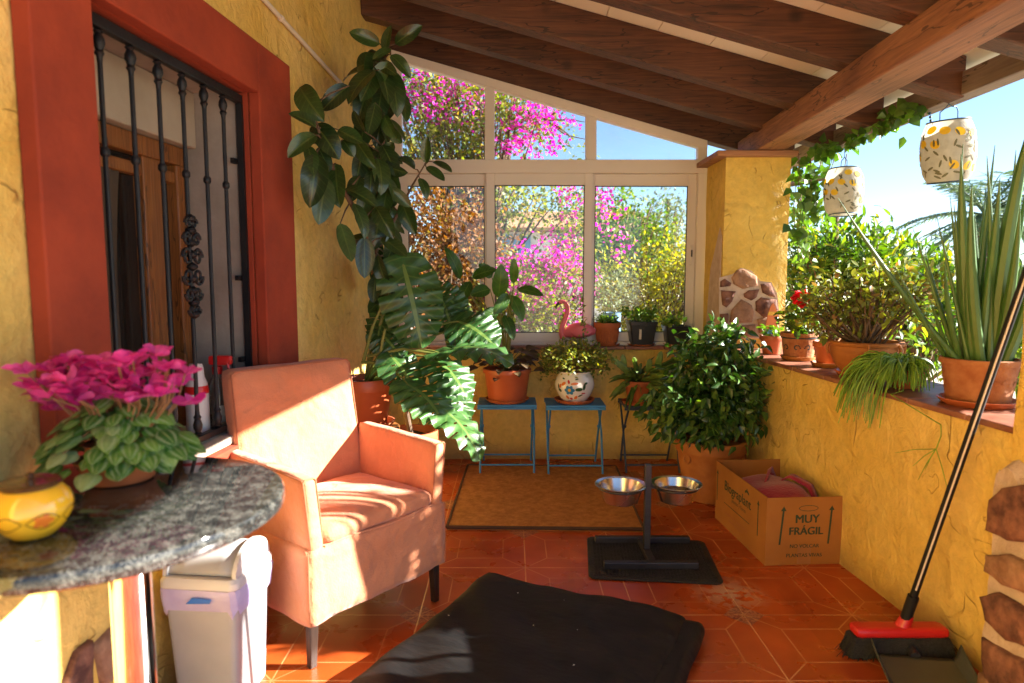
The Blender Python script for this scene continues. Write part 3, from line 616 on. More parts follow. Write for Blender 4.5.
# painted reveal (returns into the opening up to the grille)
g.bb((-0.05, Y2 - .012, ZS), (0.0, Y2 - .002, ZT)); g.bb((-0.05, Y1 + .002, ZS), (0.0, Y1 + .012, ZT)); g.bb((-0.05, Y1 + .012, ZT - .012), (0.0, Y2 - .012, ZT - .002))
part('window_surround', g, REDB, hw, local=True, smooth=True, bevel=0.012)
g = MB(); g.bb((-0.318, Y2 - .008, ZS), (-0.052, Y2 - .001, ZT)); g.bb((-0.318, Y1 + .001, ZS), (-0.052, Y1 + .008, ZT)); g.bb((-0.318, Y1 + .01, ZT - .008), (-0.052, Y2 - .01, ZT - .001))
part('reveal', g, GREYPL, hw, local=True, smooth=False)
g = MB(); g.bb((-0.30, Y1 + .004, ZS - .02), (0.012, Y2 - .004, ZS + .006)); part('sill', g, CREAM, hw, local=True, smooth=False, bevel=0.004)
wn_ = MB()
yb = Y2 - .012; ya = Y1 + .012
# joinery: head, jambs, mullion, mid rail
for lo, hi in (((-0.30, ya, 1.60), (-0.235, yb, 1.665)), ((-0.30, yb - .075, ZS), (-0.235, yb, 1.60)), ((-0.30, ya, ZS), (-0.235, ya + .07, 1.60)),
               ((-0.30, yb - .26, ZS), (-0.24, yb - .15, 1.60)), ((-0.30, ya, ZS), (-0.24, yb, ZS + .09)), ((-0.30, ya, 1.535), (-0.245, yb, 1.575))): wn_.bb(lo, hi)
win = part('window', wn_, DOORW, hw, local=True, smooth=False, bevel=0.005)
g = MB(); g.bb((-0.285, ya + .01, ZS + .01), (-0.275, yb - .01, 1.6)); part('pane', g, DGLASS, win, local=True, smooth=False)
g = MB(); g.bb((-0.31, Y1 + .011, 1.668), (-0.20, Y2 - .011, ZT - .01)); part('shutter_box', g, mat('dull_cream_box', (0.34, 0.29, 0.21), (0.40, 0.35, 0.26), rough=.7), hw, local=True, smooth=False, bevel=0.006)
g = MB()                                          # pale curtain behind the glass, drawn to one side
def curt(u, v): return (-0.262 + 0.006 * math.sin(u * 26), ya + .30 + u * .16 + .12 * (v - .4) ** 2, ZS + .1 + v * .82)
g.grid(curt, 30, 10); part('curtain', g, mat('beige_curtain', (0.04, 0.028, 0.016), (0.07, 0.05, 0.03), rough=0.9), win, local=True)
# grille
gr = MB(); gx = -0.03
ga, gb = Y1 + .012, Y2 - .014; gz0, gz1 = ZS + .018, ZT - .022
gr.bb((gx - .012, ga, gz1 - .03), (gx + .012, gb, gz1)); gr.bb((gx - .012, ga, gz0), (gx + .012, gb, gz0 + .022))
grille = part('window_grille', gr, IRON, hw, local=True, smooth=False, bevel=0.003)
nb = 8; bary = [ga + (gb - ga) * i / (nb - 1) for i in range(nb)]
for i, y in enumerate(bary):
    b = MB()
    if i in (0, nb - 1):
        b.bb((gx - .011, y - .011, gz0 + .022), (gx + .011, y + .011, gz1 - .03))
        for z in (1.62, 1.2, 0.9): b.box((gx - .02, y + (-.02 if i else .02), z), (.012, .03, .018))
    else:
        b.tube([(gx, y, gz0 + .02), (gx, y, gz1 - .03)], .0066, 10)
        pr = [(.0068, 0), (.013, .006), (.008, .012), (.0135, .024), (.0145, .036), (.009, .052), (.012, .06), (.0075, .068), (.0068, .08)]
        b.lathe(pr, (gx, y, gz0 + .022), 12); b.lathe([(r, -z) for r, z in pr], (gx, y, gz1 - .03), 12)
        for z in (1.52,): b.lathe([(.0078, -.012), (.012, -.006), (.012, .006), (.0078, .012)], (gx, y, z), 10)
    part('bar', b, IRON, grille, local=True)
b = MB(); oy = bary[4]; oz = 1.235                 # cast scroll ornament on the fifth bar
for s in (-1, 1):
    for q in (-1, 1):
        for (cy, cz, rr, tn) in ((.026, .085, .022, 1.35), (.03, .03, .028, 1.2), (.018, .135, .016, 1.1)):
            a = np.linspace(0, tn * 2 * np.pi, 26); rad = rr * (1 - .62 * a / a[-1])
            b.tube(np.c_[np.full(26, gx + .008), oy + s * (cy + rad * np.cos(a) * .9), oz + q * (cz + rad * np.sin(a))], np.linspace(.006, .004, 26), 6)
for z in np.linspace(-.15, .15, 9): b.lathe([(.003, -.014), (.015, -.006), (.017, 0), (.015, .006), (.003, .014)], (gx + .006, oy, oz + z), 10)
part('scroll_ornament', b, IRON, grille, local=True)
# stone cladding at the foot of the wall
def stone_poly(mb, pts, nrm, depth, seed):
    p = np.array(pts, float); nrm = np.array(nrm, float); c = p.mean(0); n = len(p)
    # densify + wobble
    q = []
    for i in range(n):
        for t in (0, .34, .67):
            v = p[i] * (1 - t) + p[(i + 1) % n] * t
            v = v + (v - c) * 0.06 * mnoise.noise(Vector(v * 30) + Vector((seed, 0, 0))); q.append(v)
    q = np.array(q); m = len(q); rings = [(1.0, -0.004), (.97, depth * .7), (.86, depth), (.45, depth * 1.12)]
    V = []
    for k, (s, d) in enumerate(rings):
        for v in q:
            w = c + (v - c) * s
            V.append(w + nrm * (d + (0.006 * mnoise.noise(Vector(w * 22) + Vector((0, seed, 0))) if k else 0)))
    F = [(k * m + i, k * m + (i + 1) % m, (k + 1) * m + (i + 1) % m, (k + 1) * m + i) for k in range(len(rings) - 1) for i in range(m)]
    V.append(c + nrm * depth * 1.12); F += [((len(rings) - 1) * m + i, (len(rings) - 1) * m + (i + 1) % m, len(V) - 1) for i in range(m)]
    mb.add(V, F)
for k, pts in enumerate([[(-2.6, .19), (-2.76, .19), (-2.78, .31), (-2.66, .33)], [(-2.8, .22), (-2.88, .2), (-2.88, .28), (-2.84, .33), (-2.79, .33)], [(-2.55, 0), (-2.72, 0), (-2.74, .17), (-2.56, .16)],
                         [(-2.75, 0), (-2.9, 0), (-2.9, .17), (-2.77, .17)]]):
    b = MB(); stone_poly(b, [(-0.002, y, z) for y, z in pts][::-1], (1, 0, 0), 0.022, k); part('stone', b, STONE if k % 2 else STONE2, hw, local=True, auto=0)

# ------------------------------------------------------------------ low back wall with tiled ledge
bw_ = thing('back_wall', 'low yellow stucco wall under the window with brown tiled ledge', 'wall', (0.2, 4.3, 0))
g = MB(); g.bb((-0.83, 4.30, -0.02), (1.75, 4.55, 0.735)); part('plaster', g, YEL, bw_, smooth=False)
g = MB(); n_ = 8
for i in range(n_):
    a = -0.80 + (1.25 + .80) * i / n_; e_ = a + (1.25 + .80) / n_ - .004; g.bb((a, 4.268, 0.735), (e_, 4.5, 0.757))
part('ledge_tiles', g, COPE, bw_, smooth=False, bevel=0.004)

# ------------------------------------------------------------------ aluminium glazed partition
YW = 4.38
gw = thing('glazed_partition', 'cream aluminium sliding window partition under the sloping roof', 'window', (0.2, YW, 0.757))
def P(px, py): return at(px, py, YW)
def strip(mb, pts, y0, y1): mb.prism([(p[0], y0, p[2]) for p in pts], (0, y1 - y0, 0))
TL = lambda px: 51.5 + (px - 393) * (141.5 - 51.5) / (706 - 393)      # outer top edge line in the photo
f = MB()
zb = 0.757; xl, xr = P(392, 250)[0], P(706, 250)[0]
strip(f, [P(392, TL(392)), P(706, TL(706)), P(706, TL(706) + 9), P(392, TL(392) + 9)], YW - .035, YW + .035)   # sloping head
def vbar(mb, pa, pb, ya_, yb_, y0, y1):
    strip(mb, [P(pa, ya_), P(pb, ya_), P(pb, yb_), P(pa, yb_)], y0, y1)
def ztop(px): return TL(px) + 4
# posts of the upper lights and outer frame
for a, b2 in ((392, 402), (485, 494.5), (585.5, 596), (697, 706)):
    ym = TL((a + b2) / 2) + 7
    vbar(f, a, b2, ym, 161, YW - .030, YW + .030)
strip(f, [P(392, 160.5), P(706, 160.5), P(706, 174), P(392, 174)], YW - .04, YW + .04)
x_l2, x_r2 = P(392, 250), P(402, 250)
f.bb((xl, YW - .033, zb), (P(400, 250)[0], YW + .033, P(400, 174)[2])); f.bb((P(695, 250)[0], YW - .033, zb), (xr, YW + .033, P(400, 174)[2]))
f.bb((P(400, 250)[0], YW - .038, zb), (P(695, 250)[0], YW + .038, zb + .022))
part('frame', f, ALU, gw, smooth=False, bevel=0.003)
zt_ = P(400, 174)[2]; zs = zb + .022
for k, (a, b2, yo) in enumerate(((400, 493, .018), (486.5, 592, -.016), (586, 695, .018))):
    s = MB(); xa, xb = P(a, 250)[0], P(b2, 250)[0]; y0, y1 = YW + yo - .014, YW + yo + .014; sw = .055
    s.bb((xa, y0, zs), (xa + sw, y1, zt_)); s.bb((xb - sw, y0, zs), (xb, y1, zt_)); s.bb((xa + sw, y0, zs), (xb - sw, y1, zs + .06)); s.bb((xa + sw, y0, zt_ - .075), (xb - sw, y1, zt_))
    so = part('sash', s, ALU, gw, smooth=False, bevel=0.003)
    q = MB(); q.bb((xa + sw - .005, YW + yo - .003, zs + .055), (xb - sw + .005, YW + yo + .003, zt_ - .07)); part('pane', q, GLASS, so, smooth=False)
    q = MB(); x0, x1, z0, z1 = xa + sw, xb - sw, zs + .06, zt_ - .075; gy = (YW + yo - .0145, YW + yo - .009)
    for lo, hi in (((x0, z0), (x0 + .006, z1)), ((x1 - .006, z0), (x1, z1)), ((x0, z0), (x1, z0 + .006)), ((x0, z1 - .006), (x1, z1))): q.bb((lo[0], gy[0] + .004, lo[1]), (hi[0], gy[1] + .004, hi[1]))
    part('gasket', q, BLKP, so, smooth=False)
    if k == 2:
        h = MB(); hz = P(694, 255)[2]; h.box((xb - sw * .45, y0 - .008, hz), (.016, .014, .13)); part('handle', h, ALU, so, smooth=False, bevel=0.004)
        h = MB(); h.box((xb - sw * .45, y0 - .017, hz + .01), (.009, .008, .045)); part('latch', h, BLKP, so, smooth=False)
for a, b2 in ((402, 485), (494.5, 585.5), (596, 697)):
    q = MB(); strip(q, [P(a - 1, TL(a) + 6), P(b2 + 1, TL(b2) + 6), P(b2 + 1, 162), P(a - 1, 162)], YW - .003, YW + .003); part('pane', q, GLASS, gw, smooth=False)

# ------------------------------------------------------------------ back pillar
YP = 3.95
pl = thing('back_pillar', 'yellow stucco pillar with stone patch between window and parapet', 'pillar', (1.45, YP + .17, 0))
g = MB(); g.rbox((1.446, YP + .19, 0.95), (0.39, 0.38, 1.92), .012, (6, 6, 16), wob=.005, wfreq=5); part('plaster', g, YEL2, pl)
g = MB(); g.box((1.42, YP + .16, 1.918), (0.47, 0.44, 0.03)); part('cap', g, CAPW, pl, smooth=False, bevel=0.004)
def S1(x, y): return (690 + x / 5.69, 240 + y / 5.69)
def onp(pts, Y): return [at(*S1(*p), Y) for p in pts]
g = MB(); mp_ = onp([(165, 215), (240, 195), (290, 158), (350, 175), (400, 235), (462, 240), (495, 300), (508, 420), (510, 560), (165, 560)], YP - .004)
g.prism([(p[0], YP - .006, p[2]) for p in mp_], (0, .01, 0)); part('mortar', g, MORT, pl, smooth=False)
for k, pts in enumerate([[(232, 215), (265, 170), (300, 165), (378, 205), (382, 262), (300, 278), (245, 250)], [(170, 235), (195, 220), (232, 245), (225, 262), (170, 268)], [(173, 285), (258, 290), (235, 350), (205, 385), (180, 370)],
                         [(302, 305), (330, 285), (392, 280), (375, 325), (345, 345), (305, 325)], [(398, 250), (455, 245), (485, 325), (450, 320), (410, 300)], [(370, 350), (400, 325), (490, 340), (500, 400), (420, 445), (370, 400)],
                         [(230, 400), (290, 335), (350, 370), (362, 410), (350, 470), (220, 470)], [(168, 420), (215, 415), (215, 480), (168, 530)], [(380, 450), (480, 430), (490, 520), (390, 530)], [(230, 490), (370, 480), (370, 550), (230, 555)]]):
    b = MB(); stone_poly(b, [(p[0], YP - .006, p[2]) for p in onp(pts, YP)], (0, -1, 0), .012, k + 20); part('stone', b, STONE if k in (1, 2, 3, 4, 5, 7) else STONE2, pl, auto=0)
g = MB(); g.prism([(1.2488, YP + .02, .75), (1.2488, YP + .3, .75), (1.2488, YP + .22, 1.25), (1.2488, YP + .05, 1.5), (1.2488, YP + .015, 1.45)], (-.004, 0, 0)); part('bare_patch', g, MORT, pl, smooth=False)

# ------------------------------------------------------------------ parapet on the right
def xin(Y): return 1.275 + 0.066 * (4.3 - Y)
pw_ = thing('parapet_wall', 'low yellow stucco parapet with brown tiled coping along the porch', 'wall', (1.5, 3.0, 0))
g = MB()
def para(u, v, k): return None
ya_, yb_ = 1.75, 3.97
n1, n2 = 60, 16
def face_in(u, v):
    Y = ya_ + (yb_ - ya_) * u; z = -.02 + .775 * v
    return (xin(Y) + .006 * mnoise.noise(Vector((Y * 4, z * 4, 0))), Y, z)
g.grid(face_in, n1, n2)
T_ = .33
g.prism([(xin(ya_) + .012, ya_, -.3), (xin(yb_) + .012, yb_, -.3), (xin(yb_) + T_, yb_, -.3), (xin(ya_) + T_, ya_, -.3)], (0, 0, 1.055))
part('plaster', g, YEL, pw_)
g = MB(); n_ = 8
for i in range(n_):
    a = ya_ + (yb_ - .01 - ya_) * i / n_; e_ = a + (yb_ - .01 - ya_) / n_ - .004
    g.prism([(xin(a) - .012, a, .757), (xin(e_) - .012, e_, .757), (xin(e_) + T_ + .015, e_, .757), (xin(a) + T_ + .015, a, .757)], (0, 0, .02))
part('coping', g, COPE, pw_, smooth=False, bevel=0.004)
ZC = .777

# ------------------------------------------------------------------ near right pillar with stone base
np_ = thing('front_pillar', 'yellow stucco pillar with rough stone base beside the broom', 'pillar', (1.6, 1.66, 0))
g = MB(); g.rbox((1.595, 1.66, 1.05), (0.385, 0.32, 2.1), .02, (6, 6, 24), wob=.008, wfreq=5); part('plaster', g, YEL2, np_)
g = MB()
def clad(u, v):
    Y = 1.50 + u * .325; z = -.01 + v * (.66 + .05 * math.sin(u * 9))
    return (1.372 - .012 * mnoise.noise(Vector((Y * 9, z * 9, 0))) + (.03 if v > .97 else 0), Y, z)
g.grid(clad, 16, 30); g.bb((1.376, 1.50, 0), (1.42, 1.823, .66)); part('mortar', g, MORT, np_)
XS = 1.372
stones = [[(994, 500), (1008, 488), (1050, 480), (1052, 545), (1012, 541), (991, 530)], [(990, 555), (1012, 554), (1052, 570), (1052, 602), (1008, 585), (988, 571)],
          [(985, 596), (1000, 592), (1050, 620), (1050, 654), (1012, 641), (990, 620)], [(986, 636), (1015, 654), (1052, 672), (1052, 715), (990, 706)]]
pz = [[(atx(px, py, XS)[1], atx(px, py, XS)[2]) for px, py in st_] for st_ in stones]
pz += [[(1.50, .02), (1.60, .0), (1.63, .16), (1.57, .22), (1.50, .19)], [(1.50, .22), (1.56, .25), (1.62, .21), (1.64, .36), (1.50, .40)], [(1.50, .43), (1.6, .40), (1.655, .47), (1.62, .60), (1.50, .62)], [(1.66, .0), (1.82, .0), (1.82, .06), (1.70, .09)]]
for k, q in enumerate(pz):
    b = MB(); stone_poly(b, [(XS, y, z) for y, z in q], (-1, 0, 0), .024, k + 60); part('stone', b, STONE2 if k % 3 == 1 else STONE, np_, auto=0)

# ------------------------------------------------------------------ porch roof
def zr(x): return 2.427 - .274 * x          # underside of the rafters
rf = thing('porch_roof', 'sloping timber porch roof of dark brown rafters over cream boards', 'roof', (0.4, 2.0, 2.3))
def slab(mb, x0, x1, y0, y1, o0, o1):
    mb.prism([(x0, y0, zr(x0) + o0), (x1, y0, zr(x1) + o0), (x1, y0, zr(x1) + o1), (x0, y0, zr(x0) + o1)], (0, y1 - y0, 0))
RAFY = [4.415, 3.87, 3.39, 2.80, 2.31, 1.80, 1.29, .78, .27]
for yv in RAFY:
    x0 = -0.806 - .08 * (4.3 - yv); g = MB(); slab(g, x0, 1.83, yv - .05, yv + .05, 0, .165); part('rafter', g, RAFT, rf, smooth=False, bevel=0.006)
CEIL = mat('cream_ceiling_board', (0.78, 0.75, 0.69), (0.82, 0.80, 0.75), rough=0.8, nscale=3)
g = MB(); nx = 13
for i in range(nx):
    x0 = -1.3 + 3.27 * i / nx; x1 = x0 + 3.27 / nx - .004; slab(g, x0, x1, .12, 4.6, .1655, .19)
part('ceiling_boards', g, CEIL, rf, smooth=False)
g = MB(); slab(g, -1.3, 2.0, .12, 4.6, .1905, .235); part('roof_covering', g, HROOF, rf, smooth=False)
g = MB()
def bx(Y): return 1.418 - .05 * (3.95 - Y)
yb2 = .14
g.prism([(bx(4.3), 4.3, 1.936), (bx(4.3) + .165, 4.3, 1.936), (bx(4.3) + .165, 4.3, 2.062), (bx(4.3), 4.3, 2.062)], (bx(yb2) - bx(4.3), yb2 - 4.3, 0))
part('main_beam', g, BEAMW, rf, smooth=False, bevel=0.008)
g = MB(); g.bb((1.815, .12, 1.935), (1.90, 4.6, 2.03)); part('fascia_beam', g, FASC, rf, smooth=False, bevel=0.005)

# conduit on the house wall
g = MB()
def onwall(Y, z, off): return np.array([-0.803 - .08 * (4.3 - Y) + off, Y, z])
g.tube([onwall(2.2, 2.262, .014), onwall(2.62, 2.232, .014), onwall(3.0, 2.203, .014), onwall(3.43, 2.17, .014)], .0095, 10)
co = part('conduit_pipe', g, PIPE, loc=tuple(onwall(2.8, 2.2, 0))); tag(co, 'thin cream conduit pipe slanting down the yellow house wall', 'pipe')
for ya3, za3 in ((3.39, 2.173), (2.72, 2.224)):
    b = MB(); b.tube([onwall(ya3, za3, .014), onwall(ya3 + .012, za3 - .001, .014)], .013, 10); part('clip', b, PIPE, co)

# ------------------------------------------------------------------ pots
def pot_profile(r, h, kind):
    if kind == 'flower': return [(.0, .002), (r * .68, .002), (r * .70, 0.004), (r * .9, h * .74), (r * .92, h * .76), (r * .99, h * .765), (r, h * .78), (r, h * .985), (r * .985, h), (r * .9, h), (r * .88, h * .97), (r * .85, h * .80), (0, h * .80)]
    if kind == 'straight': return [(.0, .002), (r * .76, .002), (r * .78, .006), (r * .93, h * .86), (r * .935, h * .87), (r, h * .875), (r, h * .99), (r * .98, h), (r * .9, h), (r * .88, h * .88), (0, h * .86)]
    if kind == 'bowl': return [(0, .002), (r * .62, .002), (r * .66, .008), (r * .86, h * .3), (r * .98, h * .6), (r * 1.0, h * .78), (r * .97, h * .86), (r * 1.03, h * .9), (r * 1.04, h * .97), (r * 1.0, h), (r * .9, h), (r * .88, h * .85), (0, h * .85)]
    if kind == 'belly': return [(0, .002), (r * .60, .002), (r * .63, .006), (r * .84, h * .22), (r * .98, h * .45), (r * 1.0, h * .58), (r * .93, h * .78), (r * .80, h * .9), (r * .78, h * .94), (r * .84, h * .985), (r * .84, h), (r * .74, h), (r * .72, h * .9), (0, h * .88)]
    if kind == 'big': return [(0, .002), (r * .66, .002), (r * .68, .008), (r * .80, h * .35), (r * .90, h * .62), (r * .93, h * .76), (r * .97, h * .79), (r * 1.0, h * .83), (r * 1.0, h * .92), (r * 1.02, h * .95), (r * 1.02, h * .985), (r, h), (r * .9, h), (r * .88, h * .9), (0, h * .88)]
def pot(parent, c, r, h, kind, m, soil=.86, name='pot', n=44):
    g = MB(); g.lathe(pot_profile(r, h, kind), c, n); o = part(name, g, m, parent, auto=50)
    s = MB(); rs = r * (.72 if kind == 'belly' else .86)
    def sf(u, v): a = u * 2 * math.pi; q = v * rs; return (c[0] + q * math.cos(a), c[1] + q * math.sin(a), c[2] + h * soil + .012 * mnoise.noise(Vector((q * math.cos(a) * 40, q * math.sin(a) * 40, 0))) + .012 * (1 - v))
    s.grid(sf, 24, 5); part('soil', s, SOIL, parent); return o
def saucer(parent, c, r, m=None, h=.022):
    g = MB(); g.lathe([(0, .001), (r * .86, .001), (r, h * .9), (r, h), (r * .94, h), (r * .83, .006), (0, .006)], c, 40); return part('saucer', g, m or TERRA, parent)
def surf_r(prof, z):
    best = 0
    for (r0, z0), (r1, z1) in zip(prof[:-1], prof[1:]):
        if z1 > z0 and z0 <= z <= z1: return r0 + (r1 - r0) * (z - z0) / (z1 - z0)
    return prof[-1][0]
def decal(mb, prof, c, th, z0, poly, off=.0012, lift=None):
    """wrap a small flat shape (metres) onto a lathe surface, around angle th and height z0"""
    V = []
    for u, w in poly:
        r = surf_r(prof, z0 + w) + off; a = th + u / r; V.append((c[0] + r * math.cos(a), c[1] + r * math.sin(a), c[2] + z0 + w))
    cen = np.mean(poly, 0); r = surf_r(prof, z0 + cen[1]) + off; a = th + cen[0] / r
    V.append((c[0] + r * math.cos(a), c[1] + r * math.sin(a), c[2] + z0 + cen[1])); n = len(poly)
    mb.add(V, [(i, (i + 1) % n, n) for i in range(n)])
def ell(cx, cy, a, b, rot=0, n=14):
    t = np.linspace(0, 2 * np.pi, n, endpoint=False); x, y = a * np.cos(t), b * np.sin(t)
    return [(cx + x_ * math.cos(rot) - y_ * math.sin(rot), cy + x_ * math.sin(rot) + y_ * math.cos(rot)) for x_, y_ in zip(x, y)]

# ------------------------------------------------------------------ bistro table
tb = thing('bistro_table', 'small round bistro table with speckled granite top on chrome column', 'table', (-.75, 1.19, 0))
TZ = .79
g = MB(); r = .318; g.lathe([(0, -.03), (r - .006, -.03), (r - .001, -.026), (r, -.02), (r, -.008), (r - .003, -.002), (r - .009, 0), (0, 0)], (-.755, 1.182, TZ), 96); part('tabletop', g, GRAN, tb, auto=30)
g = MB(); g.tube([(-.728, 1.21, .03), (-.728, 1.21, .745)], .036, 40); part('column', g, CHROME, tb)
g = MB(); g.lathe([(0, .0), (.2, 0), (.205, .004), (.2, .012), (.08, .024), (.045, .045), (0, .045)], (-.728, 1.21, 0), 48); part('base', g, CHROME, tb)
g = MB(); g.lathe([(0, 0), (.12, 0), (.12, -.008), (.05, -.02), (0, -.02)], (-.728, 1.21, TZ - .0305), 32); part('mounting_plate', g, GUNM, tb)

# cyclamen
cp = atz(113, 484, TZ); cx, cy = cp[0], cp[1] + .03
cy_ = thing('cyclamen_plant', 'magenta flowering cyclamen in a shallow terracotta dish on the granite table', 'potted plant', (cx, cy, TZ))
g = MB(); g.lathe([(0, .002), (.058, .002), (.062, .006), (.08, .044), (.083, .047), (.08, .05), (.074, .048), (.06, .02), (0, .02)], (cx, cy, TZ), 40); part('dish', g, TERRA, cy_)
g = MB(); pr = [(0, .012), (.05, .012), (.062, .075), (.064, .08), (.058, .08), (0, .07)]; g.lathe(pr, (cx, cy, TZ), 32); part('pot', g, TERRA_O, cy_)
lf = MB(); st = MB()
n = 230; a = rng.uniform(0, 2 * np.pi, n); q = np.sqrt(rng.uniform(0.02, 1, n)) * .135
for i in range(n):
    hgt = .165 - 5.6 * q[i] ** 2 + rng.uniform(-.045, .012)
    p = np.array([cx + q[i] * math.cos(a[i]) * 1.05, cy + q[i] * math.sin(a[i]) * .8, TZ + max(.035, hgt)])
    out = np.array([math.cos(a[i]), math.sin(a[i]), -.45 - 2.2 * q[i]])
    out = out / np.linalg.norm(out); Lf = rng.uniform(.034, .052)
    bigleaf(lf, p - out * Lf * .35, p + out * Lf * .65, Lf * rng.uniform(.85, 1.05), face=(.5 * math.cos(a[i]) + rng.normal(0, .2), .5 * math.sin(a[i]) - .2, .8), droop=.1, fold=-.2, nl=6, nw=4, pw=.5, peak=.36, rnd=rng.choice([rng.uniform(0, .6), rng.uniform(.6, .95)]))
    if i % 3 == 0: st.tube([(cx, cy, TZ + .07), (cx + .5 * (p[0] - cx), cy + .5 * (p[1] - cy), TZ + .11), tuple(p)], .002, 5)
part('leaves', lf, CYCL, cy_)
fl = MB()
for i in range(80):
    ang = rng.uniform(0, 2 * np.pi); qq = math.sqrt(rng.uniform(0, 1)); dx, dy = qq * math.cos(ang) * .17, qq * math.sin(ang) * .09
    p = np.array([cx + dx - .012, cy + dy - .02, TZ + .222 - 1.2 * dx * dx + rng.uniform(-.055, .035) + (.012 if dx > 0 else -.008)])
    st.tube([(cx + dx * .3, cy + dy * .3, TZ + .08), (cx + dx * .75, cy + dy * .75, TZ + .16), tuple(p + np.array([0, 0, .004])), ], .0019, 5)
    tw = rng.uniform(0, 2 * np.pi); lean = np.array([rng.normal(0, .35), rng.normal(0, .35), 0])
    for k in range(5):
        th = tw + k * 2 * math.pi / 5 + rng.normal(0, .15); d = np.array([math.cos(th), math.sin(th), rng.uniform(.15, .75)]) + lean; d /= np.linalg.norm(d)
        bigleaf(fl, p, p + d * rng.uniform(.03, .042), .025, face=(math.cos(th) + rng.normal(0, .3), math.sin(th) + rng.normal(0, .3), -.2) if d[2] > .8 else (rng.normal(0, .4), rng.normal(0, .4), 1), droop=rng.uniform(-.1, .3), fold=rng.uniform(-.2, .5), nl=6, nw=4, pw=.5, peak=.6)
part('flowers', fl, CYCF, cy_); part('stems', st, RSTEM, cy_)

# yellow glazed bowl
bp_ = atz(20, 543, TZ); bx_, by_ = bp_[0], bp_[1] + .03
vb = thing('glazed_bowl', 'squat yellow glazed bowl with painted orange flower and dark brown rim', 'bowl', (bx_, by_, TZ))
bprof = [(0, .002), (.034, .002), (.038, .004), (.054, .018), (.0645, .036), (.066, .048), (.061, .062), (.051, .072), (.046, .075)]
bprof = [(r_ * .86, z * 1.08) for r_, z in bprof]
g = MB(); g.lathe(bprof, (bx_, by_, TZ), 48); part('body', g, CERY, vb)
g = MB(); g.lathe([(r_ * .86, z * 1.08) for r_, z in [(.046, .0745), (.05, .078), (.051, .081), (.046, .084), (.030, .0835), (.012, .086), (.006, .089), (.008, .094), (.0, .097)]], (bx_, by_, TZ), 48); part('rim', g, CERB, vb)
fth = math.atan2(-by_, -bx_) + .25
g = MB()
for k in range(5): decal(g, bprof, (bx_, by_, TZ), fth, .036, ell(.008 * math.cos(k * 1.257), .006 * math.sin(k * 1.257), .007, .005, k * 1.257, 10), .0008)
part('painted_flower', g, PORA, vb)
g = MB()
for u0 in (-.05, .05, .12):
    t = np.linspace(0, 1, 14)
    for s in (1, -1):
        for i in range(13):
            z0, z1 = .036 + s * .012 * math.sin(math.pi * t[i]), .036 + s * .012 * math.sin(math.pi * t[i + 1]); ua, ub = u0 - .022 + .044 * t[i], u0 - .022 + .044 * t[i + 1]
            decal(g, bprof, (bx_, by_, TZ), fth, 0, [(ua - .04 + .04, z0 - .0008), (ub, z1 - .0008), (ub, z1 + .0008), (ua, z0 + .0008)], .001)
for s in (1, -1):
    t = np.linspace(0, 1, 14)
    for i in range(13):
        z0, z1 = .036 + s * .012 * math.sin(math.pi * t[i]), .036 + s * .012 * math.sin(math.pi * t[i + 1]); ua, ub = -.024 + .048 * t[i], -.024 + .048 * t[i + 1]
        decal(g, bprof, (bx_, by_, TZ), fth, 0, [(ua, z0 - .0008), (ub, z1 - .0008), (ub, z1 + .0008), (ua, z0 + .0008)], .0011)
part('painted_line', g, CERB, vb)
g = MB(); g.tube([(bx_ - .055, by_ - .02, TZ + .058), (bx_ - .075, by_ - .027, TZ + .062), (bx_ - .08, by_ - .028, TZ + .045), (bx_ - .064, by_ - .02, TZ + .032)], .005, 8); part('handle', g, CERY, vb)

# ------------------------------------------------------------------ pedal bin
bn = thing('swing_bin', 'small white swing lid bin with lilac liner under the table edge', 'bin', (-.845, 1.83, 0), R(-6))
def rr_prof(w, d, z, rad, n=7):
    out = []
    for cx0, cy0, a0 in ((w - rad, d - rad, 0), (-w + rad, d - rad, 90), (-w + rad, -d + rad, 180), (w - rad, -d + rad, 270)):
        for i in range(n): a = R(a0 + 90 * i / (n - 1)); out.append((cx0 + rad * math.cos(a), cy0 + rad * math.sin(a), z))
    return out
def loft(mb, rings, cap0=True, cap1=True):
    m = len(rings[0]); V = np.concatenate([np.array(r) for r in rings]); F = [(k * m + i, k * m + (i + 1) % m, (k + 1) * m + (i + 1) % m, (k + 1) * m + i) for k in range(len(rings) - 1) for i in range(m)]
    if cap0: F.append(tuple(range(m - 1, -1, -1)))
    if cap1: F.append(tuple((len(rings) - 1) * m + i for i in range(m)))
    mb.add(V, F)
g = MB(); loft(g, [rr_prof(.088, .088, 0.0, .02), rr_prof(.09, .09, .006, .02), rr_prof(.106, .106, .335, .022), rr_prof(.109, .109, .34, .022), rr_prof(.109, .109, .352, .022)]); part('body', g, GRYP, bn, local=True)
g = MB(); rng_b = []
for k, (z, w) in enumerate(((.285, .1085), (.30, .111), (.325, .113), (.345, .114), (.3555, .1135))):
    ring = rr_prof(w, w, z, .024)
    rng_b.append([(x * (1 + .02 * math.sin(i * 2.3 + k)), y * (1 + .02 * math.cos(i * 1.9 + k)), zz + (.012 * math.sin(i * 1.3) if k == 0 else 0)) for i, (x, y, zz) in enumerate(ring)])
loft(g, rng_b, False, False); part('bin_liner', g, BAG, bn, local=True)
g = MB(); g.add([(-.03, -.118, .318), (.04, -.118, .322), (.045, -.1185, .335), (-.01, -.1185, .337)], [(0, 1, 2, 3)]); part('liner_print', g, BAGB, bn, local=True, smooth=False)
g = MB(); loft(g, [rr_prof(.111, .111, .354, .024), rr_prof(.114, .114, .358, .024), rr_prof(.114, .114, .374, .024), rr_prof(.108, .108, .385, .024)])
for s in (-1, 1):                                   # arched cheeks and dome of the swing lid
    pass
